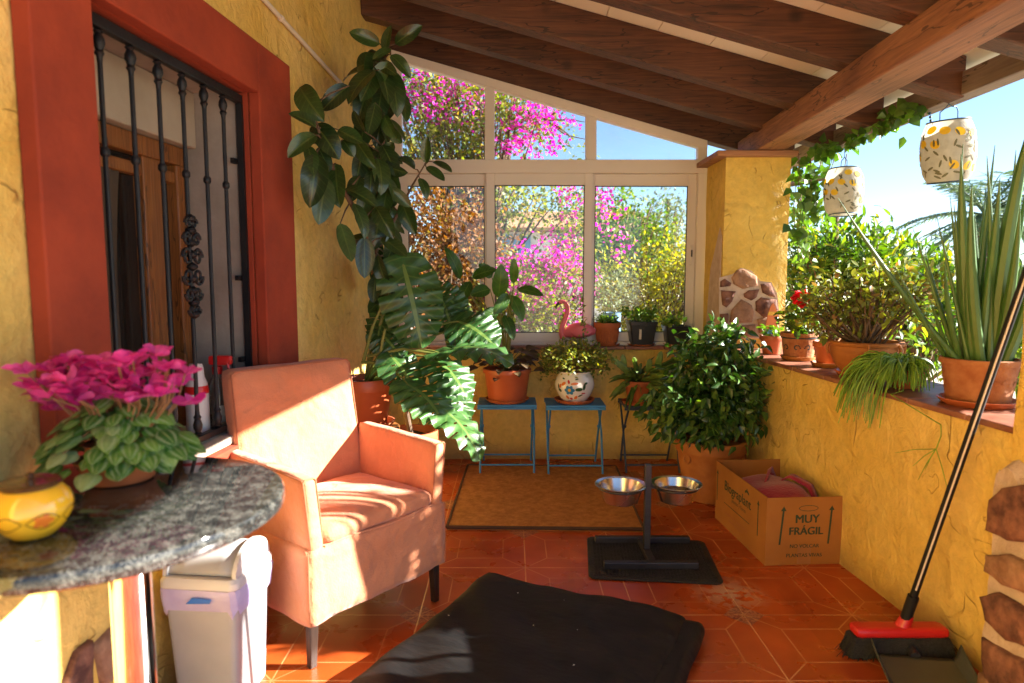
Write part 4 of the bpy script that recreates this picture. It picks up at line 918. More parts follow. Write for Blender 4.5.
a = np.linspace(0, math.pi, 15)
g.prism([(-.106, math.cos(t) * .098, .384 + math.sin(t) * .075) for t in a], (.012, 0, 0)); g.prism([(.094, math.cos(t) * .098, .384 + math.sin(t) * .075) for t in a], (.012, 0, 0))
lid = part('lid', g, WHTP, bn, local=True)
g = MB(); a2 = np.linspace(.12, math.pi - .12, 15)
g.grid(lambda u, v: (-.0935 + .187 * u, math.cos(a2[0] + (a2[-1] - a2[0]) * v) * .09, .380 + math.sin(a2[0] + (a2[-1] - a2[0]) * v) * .068), 4, 16); part('flap', g, GRYP, lid, local=True, solid=.003)

# ------------------------------------------------------------------ armchair
AC = thing('armchair', 'salmon slipcovered armchair with dark legs, half in sun beside the table', 'armchair', (-.426, 2.128, 0), math.atan2(.785, .62))
def hem(p):
    return p
g = MB()
def skirt(p):
    if p[2] < -.09: p[2] += .012 * mnoise.noise(Vector((p[0] * 9, p[1] * 9, 3)))
    if p[2] < -.02: # cloth flares slightly and ripples low down
        k = (-.02 - p[2]) / .09; w = mnoise.noise(Vector((p[0] * 14, p[1] * 14, 1)))
        p[0] *= 1 + .012 * k; p[1] += -.012 * k * w
    return p
g.rbox((0, .24, .265), (.59, .48, .24), .012, (22, 18, 10), wob=.004, wfreq=9, fn=skirt); part('skirt', g, FABR, AC, local=True, auto=0)
for s in (-1, 1):
    g = MB()
    def armf(p, s=s):
        t = (p[1] + .215) / .43
        if p[2] > .1: p[2] += .02 * (t - .3)
        p[0] += s * .012 * (p[2] / .12)
        return p
    g.rbox((s * .266, .225, .49), (.052, .44, .245), .014, (4, 14, 9), wob=.004, wfreq=8, seed=s, fn=armf); part('armrest', g, FABR, AC, local=True, auto=0)
g = MB()
def backf(p):
    t = (p[2] + .28) / .56; p[1] += .085 * t; p[0] *= 1 - .03 * t
    return p
g.rbox((0, .435, .605), (.52, .075, .555), .018, (18, 5, 18), wob=.0045, wfreq=7, seed=4, fn=backf); part('backrest', g, FABR, AC, local=True, auto=0)
g = MB()
def cush(p):
    if p[2] > 0: p[2] += .028 * (1 - (p[0] / .24) ** 2) * (1 - (p[1] / .2) ** 2)
    return p
g.rbox((0, .208, .408), (.472, .41, .06), .024, (18, 16, 5), wob=.005, wfreq=7, seed=9, fn=cush); part('seat_cushion', g, FABR, AC, local=True, auto=0)
g = MB()
for x0, x1 in ((-.232, .232),):
    g.tube([(x0 + (x1 - x0) * t, .004 - .002 * math.sin(t * 3.1), .383 + .004 * math.sin(t * 8)) for t in np.linspace(0, 1, 14)], .0035, 6)
part('piping', g, FABR, AC, local=True)
SEAM = mat('salmon_seam', (0.34, 0.115, 0.05), (0.40, 0.14, 0.065), rough=0.9)
def seam(pts): g = MB(); g.tube(pts, .0024, 6); part('seam', g, SEAM, AC, local=True)
for q_ in (-1, 1):
    xo = lambda z: q_ * (.288 + .1 * (z - .49)); xi = lambda z: q_ * (.244 + .1 * (z - .49))
    seam([(xo(z), .0075, z) for z in np.linspace(.385, .598, 8)] + [(xo(.603) - q_ * .008, .008, .6035), (xi(.603) + q_ * .008, .008, .6035)] + [(xi(z), .0075, z) for z in np.linspace(.598, .41, 8)])
    seam([(xo(.60) + q_ * .0005, y, .6015 + .02 * (y - .01) / .43) for y in np.linspace(.01, .36, 10)])
    seam([(q_ * .2915, .0035, z) for z in np.linspace(.16, .38, 6)])
bt = lambda z: (z - .325) / .56
seam([(-(.2555 * (1 - .03 * bt(z))), .4015 + .085 * bt(z), z) for z in np.linspace(.45, .868, 9)] + [(x, .486, .8775) for x in np.linspace(-.235, .235, 9)] + [(.2555 * (1 - .03 * bt(z)), .4015 + .085 * bt(z), z) for z in np.linspace(.868, .62, 6)])
for sx in (-1, 1):
    for yy in (.035, .44):
        g = MB(); m_ = .016
        loft(g, [[(sx * .268 - m_ * .7, yy - m_ * .7, 0), (sx * .268 + m_ * .7, yy - m_ * .7, 0), (sx * .268 + m_ * .7, yy + m_ * .7, 0), (sx * .268 - m_ * .7, yy + m_ * .7, 0)],
                 [(sx * .262 - m_, yy - m_, .19), (sx * .262 + m_, yy - m_, .19), (sx * .262 + m_, yy + m_, .19), (sx * .262 - m_, yy + m_, .19)]])
        part('leg', g, DKWOOD, AC, local=True, smooth=False, bevel=0.002)

# bottles on the house window sill
def wl(y, x, z=0.0):       # wall-local -> world
    c, s = math.cos(-WA), math.sin(-WA); return np.array([-.803 + x * c - y * s, 4.3 + x * s + y * c, z])
BZ = ZS + .006
p = wl(-2.27, -.105, BZ); b1 = thing('detergent_bottle', 'clear bottle of green liquid with white cap on the window sill', 'bottle', tuple(p))
g = MB(); g.lathe([(0, 0), (.03, 0), (.033, .004), (.033, .13), (.03, .15), (.014, .175), (.013, .19)], p, 24); part('bottle_body', g, PVCC, b1)
g = MB(); g.lathe([(0, .002), (.0305, .002), (.0305, .085), (0, .085)], p, 24); part('liquid', g, LIQG, b1)
g = MB(); g.lathe([(.0, .215), (.015, .215), (.0165, .212), (.0165, .188), (0, .188)], p, 20); part('cap', g, WHTP, b1)
p = wl(-2.10, -.10, BZ); b2_ = thing('cleaner_bottle', 'tall white bottle with red label band on the window sill', 'bottle', tuple(p))
g = MB(); g.lathe([(0, 0), (.034, 0), (.037, .004), (.037, .15), (.034, .185), (.026, .205), (.024, .235), (.02, .25), (0, .25)], p, 24); part('bottle_body', g, WHTP, b2_)
g = MB(); g.lathe([(.0375, .15), (.0378, .152), (.0365, .172), (.035, .176)], p, 24); part('label_band', g, REDP, b2_)
p = wl(-1.99, -.085, BZ); b3 = thing('spray_bottle', 'clear spray bottle with red trigger on the window sill', 'bottle', tuple(p))
g = MB(); g.lathe([(0, 0), (.034, 0), (.037, .004), (.037, .12), (.034, .16), (.018, .195), (.015, .205)], p, 24); part('bottle_body', g, PVCC, b3)
g = MB(); g.lathe([(.0, .2), (.017, .2), (.018, .225), (.012, .23), (0, .23)], p, 20); g.rbox(p + np.array([.018, -.012, .25]), (.08, .026, .034), .008, (6, 4, 4)); g.tube([p + np.array([.045, -.02, .24]), p + np.array([.052, -.022, .215]), p + np.array([.045, -.02, .2])], .005, 8)
part('trigger', g, REDP, b3)
g = MB(); pr3 = [(.037, .004), (.037, .12)]; decal(g, [(.0375, 0), (.0375, .13)], p, -.6, .06, [(-.03, -.03), (.03, -.03), (.03, .03), (-.03, .03)]); part('label', g, CERW, b3)

# ------------------------------------------------------------------ dog bed, mats, bowls
c0, c1, c2_ = np.array([-.125, 2.50]), np.array([.60, 2.05]), None
ux = np.array([.89, -.455]); W_ = .85; c1 = c0 + ux * W_
ang = math.atan2(ux[1], ux[0]); vy = np.array([ux[1], -ux[0]]); LEN = 1.0
cen = (c0 + c1) / 2 + vy * LEN / 2
db = thing('dog_bed', 'black fabric dog bed cushion lying slanted on the tiles', 'dog bed', (cen[0], cen[1], 0), ang)
g = MB()
def bedf(p):
    x, y = p[0], p[1]
    if p[2] > 0:
        w = .011 * mnoise.noise(Vector((x * 3.2 + y * 2.2, y * 1.4 - x, 2))) + .009 * mnoise.noise(Vector((x * 9 + y * 7, y * 3, 5)))
        edge = min(1, (W_ / 2 - abs(x)) / .09) * min(1, (LEN / 2 - abs(y)) / .09)
        p[2] += w * 1.4 + .014 * edge - .005
    return p
g.rbox((0, 0, .037), (W_ - .07, LEN, .064), .028, (40, 40, 5), wob=.004, wfreq=5, fn=bedf); part('cushion', g, BLKF, db, local=True, auto=0)
g = MB(); g.rbox((W_ / 2 - .02, 0.01, .034), (.085, LEN * .97, .058), .026, (8, 40, 6), wob=.012, wfreq=6, seed=3); part('folded_edge', g, BLKF, db, local=True, auto=0)
g = MB()
for i in range(10):
    x, y = rng.uniform(-W_ / 2 + .1, W_ / 2 - .12), rng.uniform(0, LEN / 2 - .06); s = rng.uniform(.001, .002); g.box((x, y, .0815), (s * 2, s, .001))
tag(part('lint', g, CERW, db, local=True, smooth=False), kind='stuff')

a0 = np.array([-.311, 3.056]); a1 = np.array([.625, 3.03]); dv = np.array([.03, 1.04])
cm = thing('coir_mat', 'large brown coir mat in front of the blue folding stools', 'mat', (.18, 3.55, 0))
g = MB(); g.grid(lambda u, v: (*(a0 + (a1 - a0) * u + dv * v), .018 + .0015 * mnoise.noise(Vector((u * 30, v * 30, 0)))), 60, 60)
q = [a0, a1, a1 + dv, a0 + dv]; g.prism([(*p, .001) for p in q], (0, 0, .0155)); part('pile', g, COIR, cm)
g = MB()
pts = [tuple([*p, .0145]) for p in (a0, a1, a1 + dv, a0 + dv, a0)]
for p_, q_ in zip(pts[:-1], pts[1:]): g.tube([p_, q_], .0085, 6)
part('edge_binding', g, mat('dark_binding', (0.06, 0.028, 0.012), (0.09, 0.045, 0.02), rough=0.9), cm)

rm = thing('rubber_mat', 'black ribbed rubber mat under the dog bowl stand', 'mat', (.59, 2.72, 0), R(-5.5))
g = MB(); loft(g, [rr_prof(.262, .212, .001, .03), rr_prof(.265, .215, .006, .03), rr_prof(.262, .212, .009, .03)]); part('base', g, RUBM, rm, local=True)
g = MB()
for i in range(34): x = -.24 + .48 * i / 33; g.bb((x - .0022, -.19, .0085), (x + .0022, .19, .0115))
for i in range(28): y = -.19 + .38 * i / 27; g.bb((-.24, y - .0022, .0085), (.24, y + .0022, .0112))
part('ribs', g, RUBM, rm, local=True, smooth=False)

ds = thing('dog_bowl_stand', 'dark steel post stand holding two dog bowls', 'bowl stand', (.58, 2.75, .0118))
g = MB(); zf = .0118
g.bb((.375, 2.865, zf), (.80, 2.895, zf + .028)); g.bb((.378, 2.60, zf), (.765, 2.63, zf + .028)); g.bb((.565, 2.63, zf + .001), (.595, 2.865, zf + .027)); part('base', g, GUNM, ds, smooth=False, bevel=0.003)
g = MB(); g.bb((.566, 2.735, zf + .027), (.594, 2.763, .41)); part('post', g, GUNM, ds, smooth=False, bevel=0.003)
BR = .105; BC = [(.462, 2.735, .326), (.700, 2.742, .328)]
g = MB()
for i in range(9): g.bb((.572, 2.7335, .1 + i * .03), (.588, 2.7348, .112 + i * .03))
part('slot_row', g, BLKP, ds, smooth=False)
for bc in BC:
    g = MB(); a = np.linspace(0, 2 * np.pi, 41); g.tube(np.c_[bc[0] + (BR - .012) * np.cos(a), bc[1] + (BR - .012) * np.sin(a), np.full(41, bc[2] - .012)], .004, 6)
    sx = 1 if bc[0] < .58 else -1; g.bb(sorted([bc[0] + sx * (BR - .016), .58])[0:1] + [2.739, bc[2] - .022], sorted([bc[0] + sx * (BR - .016), .58])[1:2] + [2.759, bc[2] - .008]); part('bowl_ring', g, GUNM, ds)
for k, (bc, lab) in enumerate(zip(BC, ('stainless steel dog bowl in the left ring of the stand', 'stainless steel dog bowl holding water in the right ring of the stand'))):
    o = thing('dog_bowl', lab, 'dog bowl', (bc[0], bc[1], bc[2] - .075), 0, 'dog bowls in the stand')
    g = MB(); g.lathe([(0, -.072), (.068, -.074), (.074, -.07), (.092, -.012), (.094, -.006), (.108, -.001), (.110, .002), (.107, .004), (.092, .0), (.088, -.012), (.071, -.067), (.06, -.07), (0, -.07)], bc, 56); part('bowl_body', g, STEEL, o)
    if k == 1: g = MB(); g.disc((bc[0], bc[1], bc[2] - .035), .0795, 40); part('water', g, glass_pane('bowl_water', (0.9, 0.92, 0.92), 0.0), o)

# ------------------------------------------------------------------ cardboard box with text
BXW, BXL, BXH = .335, .56, .292
bo = thing('cardboard_box', 'open brown cardboard plant box printed MUY FRÁGIL against the parapet', 'box', (1.206, 2.95, 0), math.atan(.066))
g = MB(); t_ = .004
g.bb((-BXW / 2, -BXL / 2, .001), (BXW / 2, BXL / 2, .005)); g.bb((-BXW / 2, -BXL / 2, .005), (BXW / 2, -BXL / 2 + t_, BXH)); g.bb((-BXW / 2, BXL / 2 - t_, .005), (BXW / 2, BXL / 2, BXH + .004))
g.bb((-BXW / 2, -BXL / 2 + t_, .005), (-BXW / 2 + t_, BXL / 2 - t_, BXH + .002)); g.bb((BXW / 2 - t_, -BXL / 2 + t_, .005), (BXW / 2, BXL / 2 - t_, BXH - .002)); part('carton', g, CARD, bo, local=True, smooth=False)
FR = Matrix.Translation((0, -BXL / 2 - .0008, 0)) @ Matrix.Rotation(R(90), 4, 'X')
def fr(x, z): return FR @ Matrix.Translation((x, z, 0))
g = MB(); text_mesh('MUY', .050, fr(.008, .198), g, weight=.0016); text_mesh('FRÁGIL', .046, fr(.004, .146), g, weight=.0016); text_mesh('NO VOLCAR', .022, fr(.0, .082), g, weight=.0004); text_mesh('PLANTAS VIVAS', .022, fr(.0, .042), g, weight=.0004)
yq = -BXL / 2 - .0009
for x0, x1 in ((-.108, -.095), (.102, .112)):
    g.add([(x0 - .004, yq, .09), (x0 + .004, yq, .09), (x1 + .004, yq, .235), (x1 - .004, yq, .235)], [(0, 1, 2, 3)]); g.add([(x1 - .012, yq, .235), (x1 + .012, yq, .235), (x1 + .001, yq, .255)], [(0, 1, 2)])
# oval hand-hole outline
a = np.linspace(0, 2 * np.pi, 29)[:-1]
V = [(.012 + .042 * math.cos(t), yq, .245 + .013 * math.sin(t)) for t in a] + [(.012 + .039 * math.cos(t), yq, .245 + .0105 * math.sin(t)) for t in a]
g.add(V, [(i, (i + 1) % 28, 28 + (i + 1) % 28, 28 + i) for i in range(28)]); part('front_print', g, INK, bo, local=True, smooth=False)
SR = Matrix.Translation((-BXW / 2 - .0008, 0, 0)) @ Matrix.Rotation(R(-90), 4, 'Z') @ Matrix.Rotation(R(90), 4, 'X')
def sr(x, z): return SR @ Matrix.Translation((x, z, 0))
g = MB(); text_mesh('Biograplant', .066, sr(-.02, .205), g, weight=.0012); text_mesh('plantas y flores', .026, sr(-.0, .160), g)
xq = -BXW / 2 - .0009
def sidequad(u0, u1, z0, z1): g.add([(xq, -u0, z0), (xq, -u1, z0), (xq, -u1, z1), (xq, -u0, z1)], [(0, 1, 2, 3)])
sidequad(.198, .206, .10, .235); sidequad(-.262, -.254, .10, .235); sidequad(-.17, .12, .118, .121)
for u in (.202, -.258): g.add([(xq, -(u - .012), .235), (xq, -(u + .012), .235), (xq, -u, .256)], [(0, 1, 2)])
for k in range(3):     # little sprig above the name
    e = ell(.085 + .013 * (k - 1), .252 + .006 * (k == 1), .011, .0055, R(35 + 55 * k), 10); g.add([(xq, -u, z) for u, z in e], [tuple(range(10))])
part('side_print', g, INK, bo, local=True, smooth=False)
g = MB(); text_mesh('CONSERVAR EN LUGAR FRESCO', .018, sr(-.03, .075), g); text_mesh('MANTENER DE PIE', .018, sr(-.03, .05), g); part('faint_print', g, INKP, bo, local=True, smooth=False)
g = MB(); g.add([(-.03, yq + .0003, .004), (.03, yq + .0003, .004), (.03, yq + .0003, .085), (-.03, yq + .0003, .085)], [(0, 1, 2, 3)]); part('tape', g, mat('brown_tape', (0.28, 0.12, 0.04), (0.32, 0.14, 0.05), rough=0.3), bo, local=True, smooth=False)
rb = thing('cloth_bag', 'raspberry red cloth bag stuffed into the cardboard box', 'bag', (1.20, 2.93, -.03), math.atan(.066))
g = MB()
def bagf(p):
    p[2] += .06 * (1 - (p[0] / .15) ** 2) * (1 - (p[1] / .25) ** 2) * (1 if p[2] > 0 else 0); return p
g.rbox((.0, -.03, .155), (.29, .44, .20), .05, (18, 24, 12), wob=.022, wfreq=6, seed=2, fn=bagf); part('bag_body', g, CLOTH, rb, local=True, auto=0)
for k, pth in enumerate([[(-.08, -.02, .27), (-.03, .03, .305), (.03, .12, .335), (.06, .17, .30), (.08, .16, .25)], [(.02, .05, .28), (.07, .0, .335), (.12, -.08, .31), (.13, -.13, .24)]]):
    g = MB(); t = np.linspace(0, len(pth) - 1, 20); pp = np.array([np.array([np.interp(x, range(len(pth)), [q[i] for q in pth]) for i in range(3)]) for x in t])
    wd = np.array([.016, .012, .004]); g.add(np.concatenate([pp - wd, pp + wd]), [(i, i + 1, 21 + i, 20 + i) for i in range(19)]); part('strap', g, CLOTH, rb, local=True, solid=.006)

# ------------------------------------------------------------------ broom and dustpan
br = thing('push_broom', 'red headed broom with black bristles leaning on the front pillar', 'broom', (1.235, 2.0, 0))
hd = np.array([1.235, 2.01, 0])
g = MB(); g.rbox(hd + np.array([0, 0, .082]), (.295, .062, .034), .014, (16, 6, 4)); g.tube([hd + np.array([.01, 0, .09]), hd + np.array([.025, -.005, .135])], [.024, .017], 12); part('broom_head', g, REDP, br)
g = MB()
def brf(p):
    k = (.035 - p[2]) / .07; p[0] *= 1 + .16 * k; p[1] *= 1 + .5 * k
    p[2] += .008 * mnoise.noise(Vector((p[0] * 60, p[1] * 60, 0))) * (1 if p[2] < 0 else 0); return p
g.rbox(hd + np.array([0, 0, .036]), (.30, .058, .064), .008, (60, 8, 6), wob=.004, wfreq=60, fn=brf)
for i in range(500):
    x = rng.uniform(-.15, .15); y = rng.uniform(-.026, .026); e = rng.normal(0, .012, 2); g.tube([hd + np.array([x, y, .066]), hd + np.array([x * 1.17 + e[0], y * 1.75 + e[1], .003])], .0012, 3, False)
part('bristles', g, BRIST, br)
h0 = hd + np.array([.016, -.003, .112]); h1 = np.array([1.452, 1.806, 1.40])
hdv = h1 - h0; h1 = h0 + hdv
g = MB(); g.tube([h0, h0 + hdv * .07], .0165, 14); g.tube([h0 + hdv * .07, h1], .0115, 14); hb = part('handle', g, mat('black_handle', (.006,.006,.006), (.012,.012,.012), rough=.55, spec=.25), br)
s_ = np.cross(hdv, [0, 1, 0]); s_ = s_ / np.linalg.norm(s_); off = np.array([-.0062, -.0098, 0])
g = MB(); g.tube([h0 + hdv * .09 + off, h1 + off], .0026, 6); part('silver_stripe', g, PIPE, hb)
dp = thing('dustpan', 'grey green dustpan lying on the tiles below the broom', 'dustpan', (1.24, 1.86, 0), R(-8))
g = MB(); g.grid(lambda u, v: (-.13 + .26 * u, -.1 + .19 * v, .006 + .022 * v ** 2 + .05 * max(0, abs(u - .5) * 2 - .88) / .12 * v), 24, 12); part('pan', g, mat('olive_plastic', (0.05, 0.055, 0.04), (0.07, 0.075, 0.055), rough=0.4), dp, local=True, solid=.003)
g = MB(); g.bb((-.13, -.105, .002), (.13, -.098, .008)); part('lip', g, GRYP, dp, local=True, smooth=False); g = MB(); g.tube([(0, .085, .03), (0, .13, .04), (0, .22, .035)], [.016, .013, .015], 10); part('handle', g, BLKP, dp, local=True)

# ------------------------------------------------------------------ folding stools
def make_stool(m):
    r_ = thing('folding_stool', 'stool', 'stool', (0, 0, 0), 0, 'folding stools under the window')
    g = MB(); SW, SD, SH = .36, .27, .42
    for i in range(5): y = -SD / 2 + SD * (i + .5) / 5; g.box((0, y, SH - .008), (SW, SD / 5 - .006, .014))
    g.bb((-SW / 2, -SD / 2, SH - .03), (SW / 2, -SD / 2 + .012, SH - .0155)); g.bb((-SW / 2, SD / 2 - .012, SH - .03), (SW / 2, SD / 2, SH - .0155))
    part('seat', g, m, r_, local=True, smooth=False, bevel=0.003)
    for s in (-1, 1):
        for q in (-1, 1):
            x = s * (SW / 2 - .016 - (.011 if q > 0 else 0)); g = MB()
            g.tube([(x, -q * (SD / 2 - .02), SH - .03), (x + s * .003, q * .03, .23), (x, q * (SD / 2 + .005), 0.0)], .0065, 8)
            g.tube([(x - .008, 0, .262), (x + .008, 0, .262)], .009, 8)
            part('leg', g, m, r_, local=True)
    for q in (-1, 1):
        g = MB(); x = SW / 2 - .016 - (.011 if q > 0 else 0); g.tube([(-x, q * (SD / 2 - .018), .045), (x, q * (SD / 2 - .018), .045)], .0055, 8); part('crossbar', g, m, r_, local=True)
    return r_
s1 = make_stool(BLUE); SY = 4.06
s1.location = (-.03, SY, .0); s1['label'] = 'blue folding stool under the red pot of broad leaved plant'
s2 = copy_tree(s1); s2.location = (.385, SY - .02, .0); s2['label'] = 'blue folding stool carrying the white flower painted pot'
s3 = make_stool(NAVY); s3.location = (.87, SY + .06, .0); s3['label'] = 'dark navy folding stool beside the big ficus pot'; 
for s, z in ((s1, .0185), (s2, .0185)): s.location.z = z
STZ = .4395

# plant on stool 1
c = (-.03, 4.04, STZ); p1 = thing('broad_leaf_plant', 'broad leaved green plant with brown begonia in red pot on blue stool', 'potted plant', c)
saucer(p1, c, .135); pot(p1, (c[0], c[1], STZ + .008), .15, .20, 'straight', TERRA_O)
st = MB(); lf = MB(); bg_ = MB()
def k4(x, y): return (340 + x / 2.532, 230 + y / 2.532)
base = np.array([c[0], c[1], STZ + .18])
YB = 3.95
for (x0, y0), (x1, y1), w, rn in [((400, 170), (408, 85), .10, .7), ((440, 135), (440, 70), .055, .95), ((450, 150), (516, 168), .07, .5), ((432, 165), (462, 232), .085, .95), ((425, 160), (388, 215), .075, .4), ((335, 120), (398, 100), .075, .15), ((305, 125), (264, 42), .075, .2),
                                ((380, 150), (330, 165), .08, .2), ((400, 200), (350, 235), .08, .2), ((415, 215), (440, 280), .07, .4), ((330, 130), (300, 190), .075, .1), ((385, 120), (350, 85), .07, .25), ((410, 240), (375, 280), .07, .2)]:
    yy = YB + rng.uniform(-.08, .06); b_, t_2 = at(*k4(x0, y0), yy), at(*k4(x1, y1), yy - .05)
    bigleaf(lf, b_, t_2, w, face=(rng.normal(.3, .3), -1, .5), droop=.1, fold=.2, rnd=rn)
    mid = (base + b_) / 2 + np.array([0, .02, .06]); st.tube([base, mid, b_], [.006, .0045, .0025], 6)
branch(st, base, at(*k4(430, 160), YB), .010, .006, n=8)
for i in range(60):
    a = rng.uniform(0, 2 * np.pi); q = rng.uniform(.05, .19); p = np.array([c[0] + q * math.cos(a), c[1] - .02 + q * math.sin(a) * .7, STZ + .2 + rng.uniform(0, .13) - (.05 if q > .15 else 0)])
    d = np.array([math.cos(a), math.sin(a), rng.uniform(-.5, .2)]); bigleaf(bg_, p, p + d * rng.uniform(.05, .085), rng.uniform(.04, .06), face=(0, -.4, 1), fold=.3, nl=5, nw=3)
    if i % 2: st.tube([base, (base + p) / 2 + np.array([0, 0, .02]), p], .002, 4)
part('stems', st, GSTEM, p1); part('foliage', lf, BROL, p1); part('begonia_foliage', bg_, BEGL, p1)

# plant on stool 2: painted pot with jade bush
c = (.385, 4.02, STZ); p2 = thing('jade_bush', 'small yellow green jade bush in white flower painted pot on blue stool', 'potted plant', c)
saucer(p2, c, .125); c2p = (c[0], c[1], STZ + .008); pot(p2, c2p, .122, .185, 'belly', CERW)
prf = pot_profile(.122, .185, 'belly'); th0 = -math.pi / 2 - .35
def dec(shape_list, m, nm):
    for u, w, a, b_, rt in shape_list:
        g = MB(); decal(g, prf, c2p, th0, .092, ell(u * 1.4, w * 1.25, a * 1.45, b_ * 1.4, rt)); part(nm, g, m, p2)
dec([(0 + .013 * math.cos(k * 1.047), -.008 + .013 * math.sin(k * 1.047), .010, .008, k * 1.047) for k in range(6)], PBLUE, 'painted_petal')
g = MB(); decal(g, prf, c2p, th0, .092, ell(0, -.01, .010, .010), .0022); part('painted_centre', g, PYEL, p2)
dec([(-.028, .022, .012, .007, .6), (.022, .024, .016, .006, .1), (-.012, -.045, .010, .006, 2.2), (.024, -.045, .010, .006, .8), (-.045, .01, .006, .009, 0)], PORA, 'painted_petal')
dec([(-.004, .032, .005, .009, .3), (.004, -.052, .006, .006, 0), (.06, -.024, .010, .003, 0)], PRED, 'painted_bud')
dec([(.042, -.004, .016, .008, .1), (.066, .008, .006, .015, -.2), (.074, .024, .008, .005, .2), (-.048, -.012, .010, .007, -.5), (-.056, .006, .004, .013, .2), (.03, .045, .007, .003, .2), (-.03, .046, .007, .003, -.3), (.045, -.035, .012, .003, .4)], PGRN, 'painted_leaf')
lf, st = MB(), MB(); top = np.array([c[0], c[1], STZ + .19])
Pq, Dq, Cq = canopy([(c[0] - .02, c[1] - .02, STZ + .28, .205, .15, .095), (c[0] - .12, c[1], STZ + .25, .1, .1, .08), (c[0] + .15, c[1] - .02, STZ + .25, .09, .1, .07)], 190, 11, .018, .4)
leaves(lf, Pq, Dq, .022, .016, fold=.2, droop=.1); part('foliage', lf, JADL, p2)
for q in Cq[::4]: branch(st, top, q, .006, .002, .1, 6, 5)
part('stems', st, RSTEM, p2)
# upright sprig rising beside the flamingo
lf2 = MB(); zs_ = at(585, 345, 4.05); ze = at(582, 296, 4.1); pts = np.linspace(zs_, ze, 26)
leaves(lf2, pts.repeat(3, 0) + rng.normal(0, .008, (78, 3)), rng.normal(0, 1, (78, 3)) + np.array([0, 0, .4]), .024, .016); part('sprig', lf2, JADL, p2)

# plant on stool 3: orchid cactus in small pot
c = (.80, 4.06, STZ - .016); p3 = thing('orchid_cactus', 'sprawling orchid cactus in small tilted terracotta pot on the navy stool', 'potted plant', c)
saucer(p3, (c[0] - .03, c[1] - .02, c[2]), .09); pot(p3, (c[0] - .02, c[1] - .02, c[2] + .008), .088, .14, 'flower', TERRA)
lf = MB(); top = np.array([c[0] - .02, c[1] - .02, c[2] + .14])
for i in range(80):
    a = rng.uniform(0, 2 * np.pi); out = np.array([math.cos(a) * 1.5 + .45, math.sin(a) - .25, 0]); Lh = rng.uniform(.10, .24); up = rng.uniform(-.2, 1.1)
    p = top + out * .02; m_ = p + (out * .5 + np.array([0, 0, up])) * Lh * .6; e_ = m_ + (out * .7 + np.array([0, 0, up - .8])) * Lh * .6
    t = np.linspace(0, 1, 8)[:, None]; cv = (1 - t) ** 2 * p + 2 * t * (1 - t) * m_ + t ** 2 * e_
    sd = np.cross(e_ - p, rng.normal(0, 1, 3) + np.array([0, -1.5, 0])); sd /= np.linalg.norm(sd); w = rng.uniform(.010, .018) * np.sin(np.pi * np.clip(t * .9 + .08, 0, 1)) ** .5 * (1 + .2 * np.sin(t * 30))
    lf.add(np.concatenate([cv - sd * w, cv + sd * w]), [(i_, i_ + 1, 9 + i_, 8 + i_) for i_ in range(7)], rng.uniform())
for (xa, ya0), (xb, yb0) in [((446, 345), (442, 292)), ((548, 335), (562, 282)), ((520, 350), (527, 305)), ((470, 360), (400, 300))]:
    k5 = lambda x, y: (480 + x / 3.103, 260 + y / 3.103); bigleaf(lf, at(*k5(xa, ya0), 4.0), at(*k5(xb, yb0), 3.98), .04, rnd=.8, pw=.3)
part('foliage', lf, CACL, p3, solid=.002)

# ficus in big pot
c = (1.085, 3.53, 0); fc = thing('ficus_bush', 'dense dark green weeping fig bush in big ochre pot in the corner', 'potted plant', c)
pot(fc, c, .19, .335, 'big', TERRA_L)
for s in (-1, 1):
    g = MB(); a = np.linspace(0, 2 * np.pi, 21); th = -math.pi / 2 + s * 1.05; rr = .19 * .93; cc = np.array([c[0] + rr * math.cos(th), c[1] + rr * math.sin(th), .24]); tg = np.array([-math.sin(th), math.cos(th), 0])
    g.tube([cc + tg * .022 * math.cos(x) + np.array([0, 0, .022 * math.sin(x)]) for x in a], .007, 8)
    part('ring_handle', g, TERRA_L, fc)
lf, st = MB(), MB(); top = np.array([c[0], c[1], .31])
blobs = [(1.07, 3.5, .63, .25, .24, .24), (1.12, 3.5, .83, .17, .17, .13), (.93, 3.42, .52, .22, .18, .13), (1.17, 3.45, .55, .17, .2, .16), (1.05, 3.38, .48, .26, .16, .12), (.88, 3.45, .52, .12, .12, .10)]
Pq, Dq, Cq = canopy(blobs, 330, 10, .036, .33); Dq[:, 2] -= .9
ok = (Pq[:, 0] < 1.275 + .066 * (4.3 - Pq[:, 1]) - .015) | (Pq[:, 2] > .83); ok &= Pq[:, 2] > .33
leaves(lf, Pq[ok], Dq[ok], .058, .031, fold=.3, droop=.25, N=rng.normal(0, .5, (ok.sum(), 3)) + np.array([.3, -.5, .8]), shape=(.95, .62)); part('foliage', lf, FICL, fc)
for q in Cq[::6]:
    if q[0] < 1.3: branch(st, top + rng.normal(0, .02, 3), q, .009, .002, .08, 7, 5)
part('stems', st, BARK, fc)

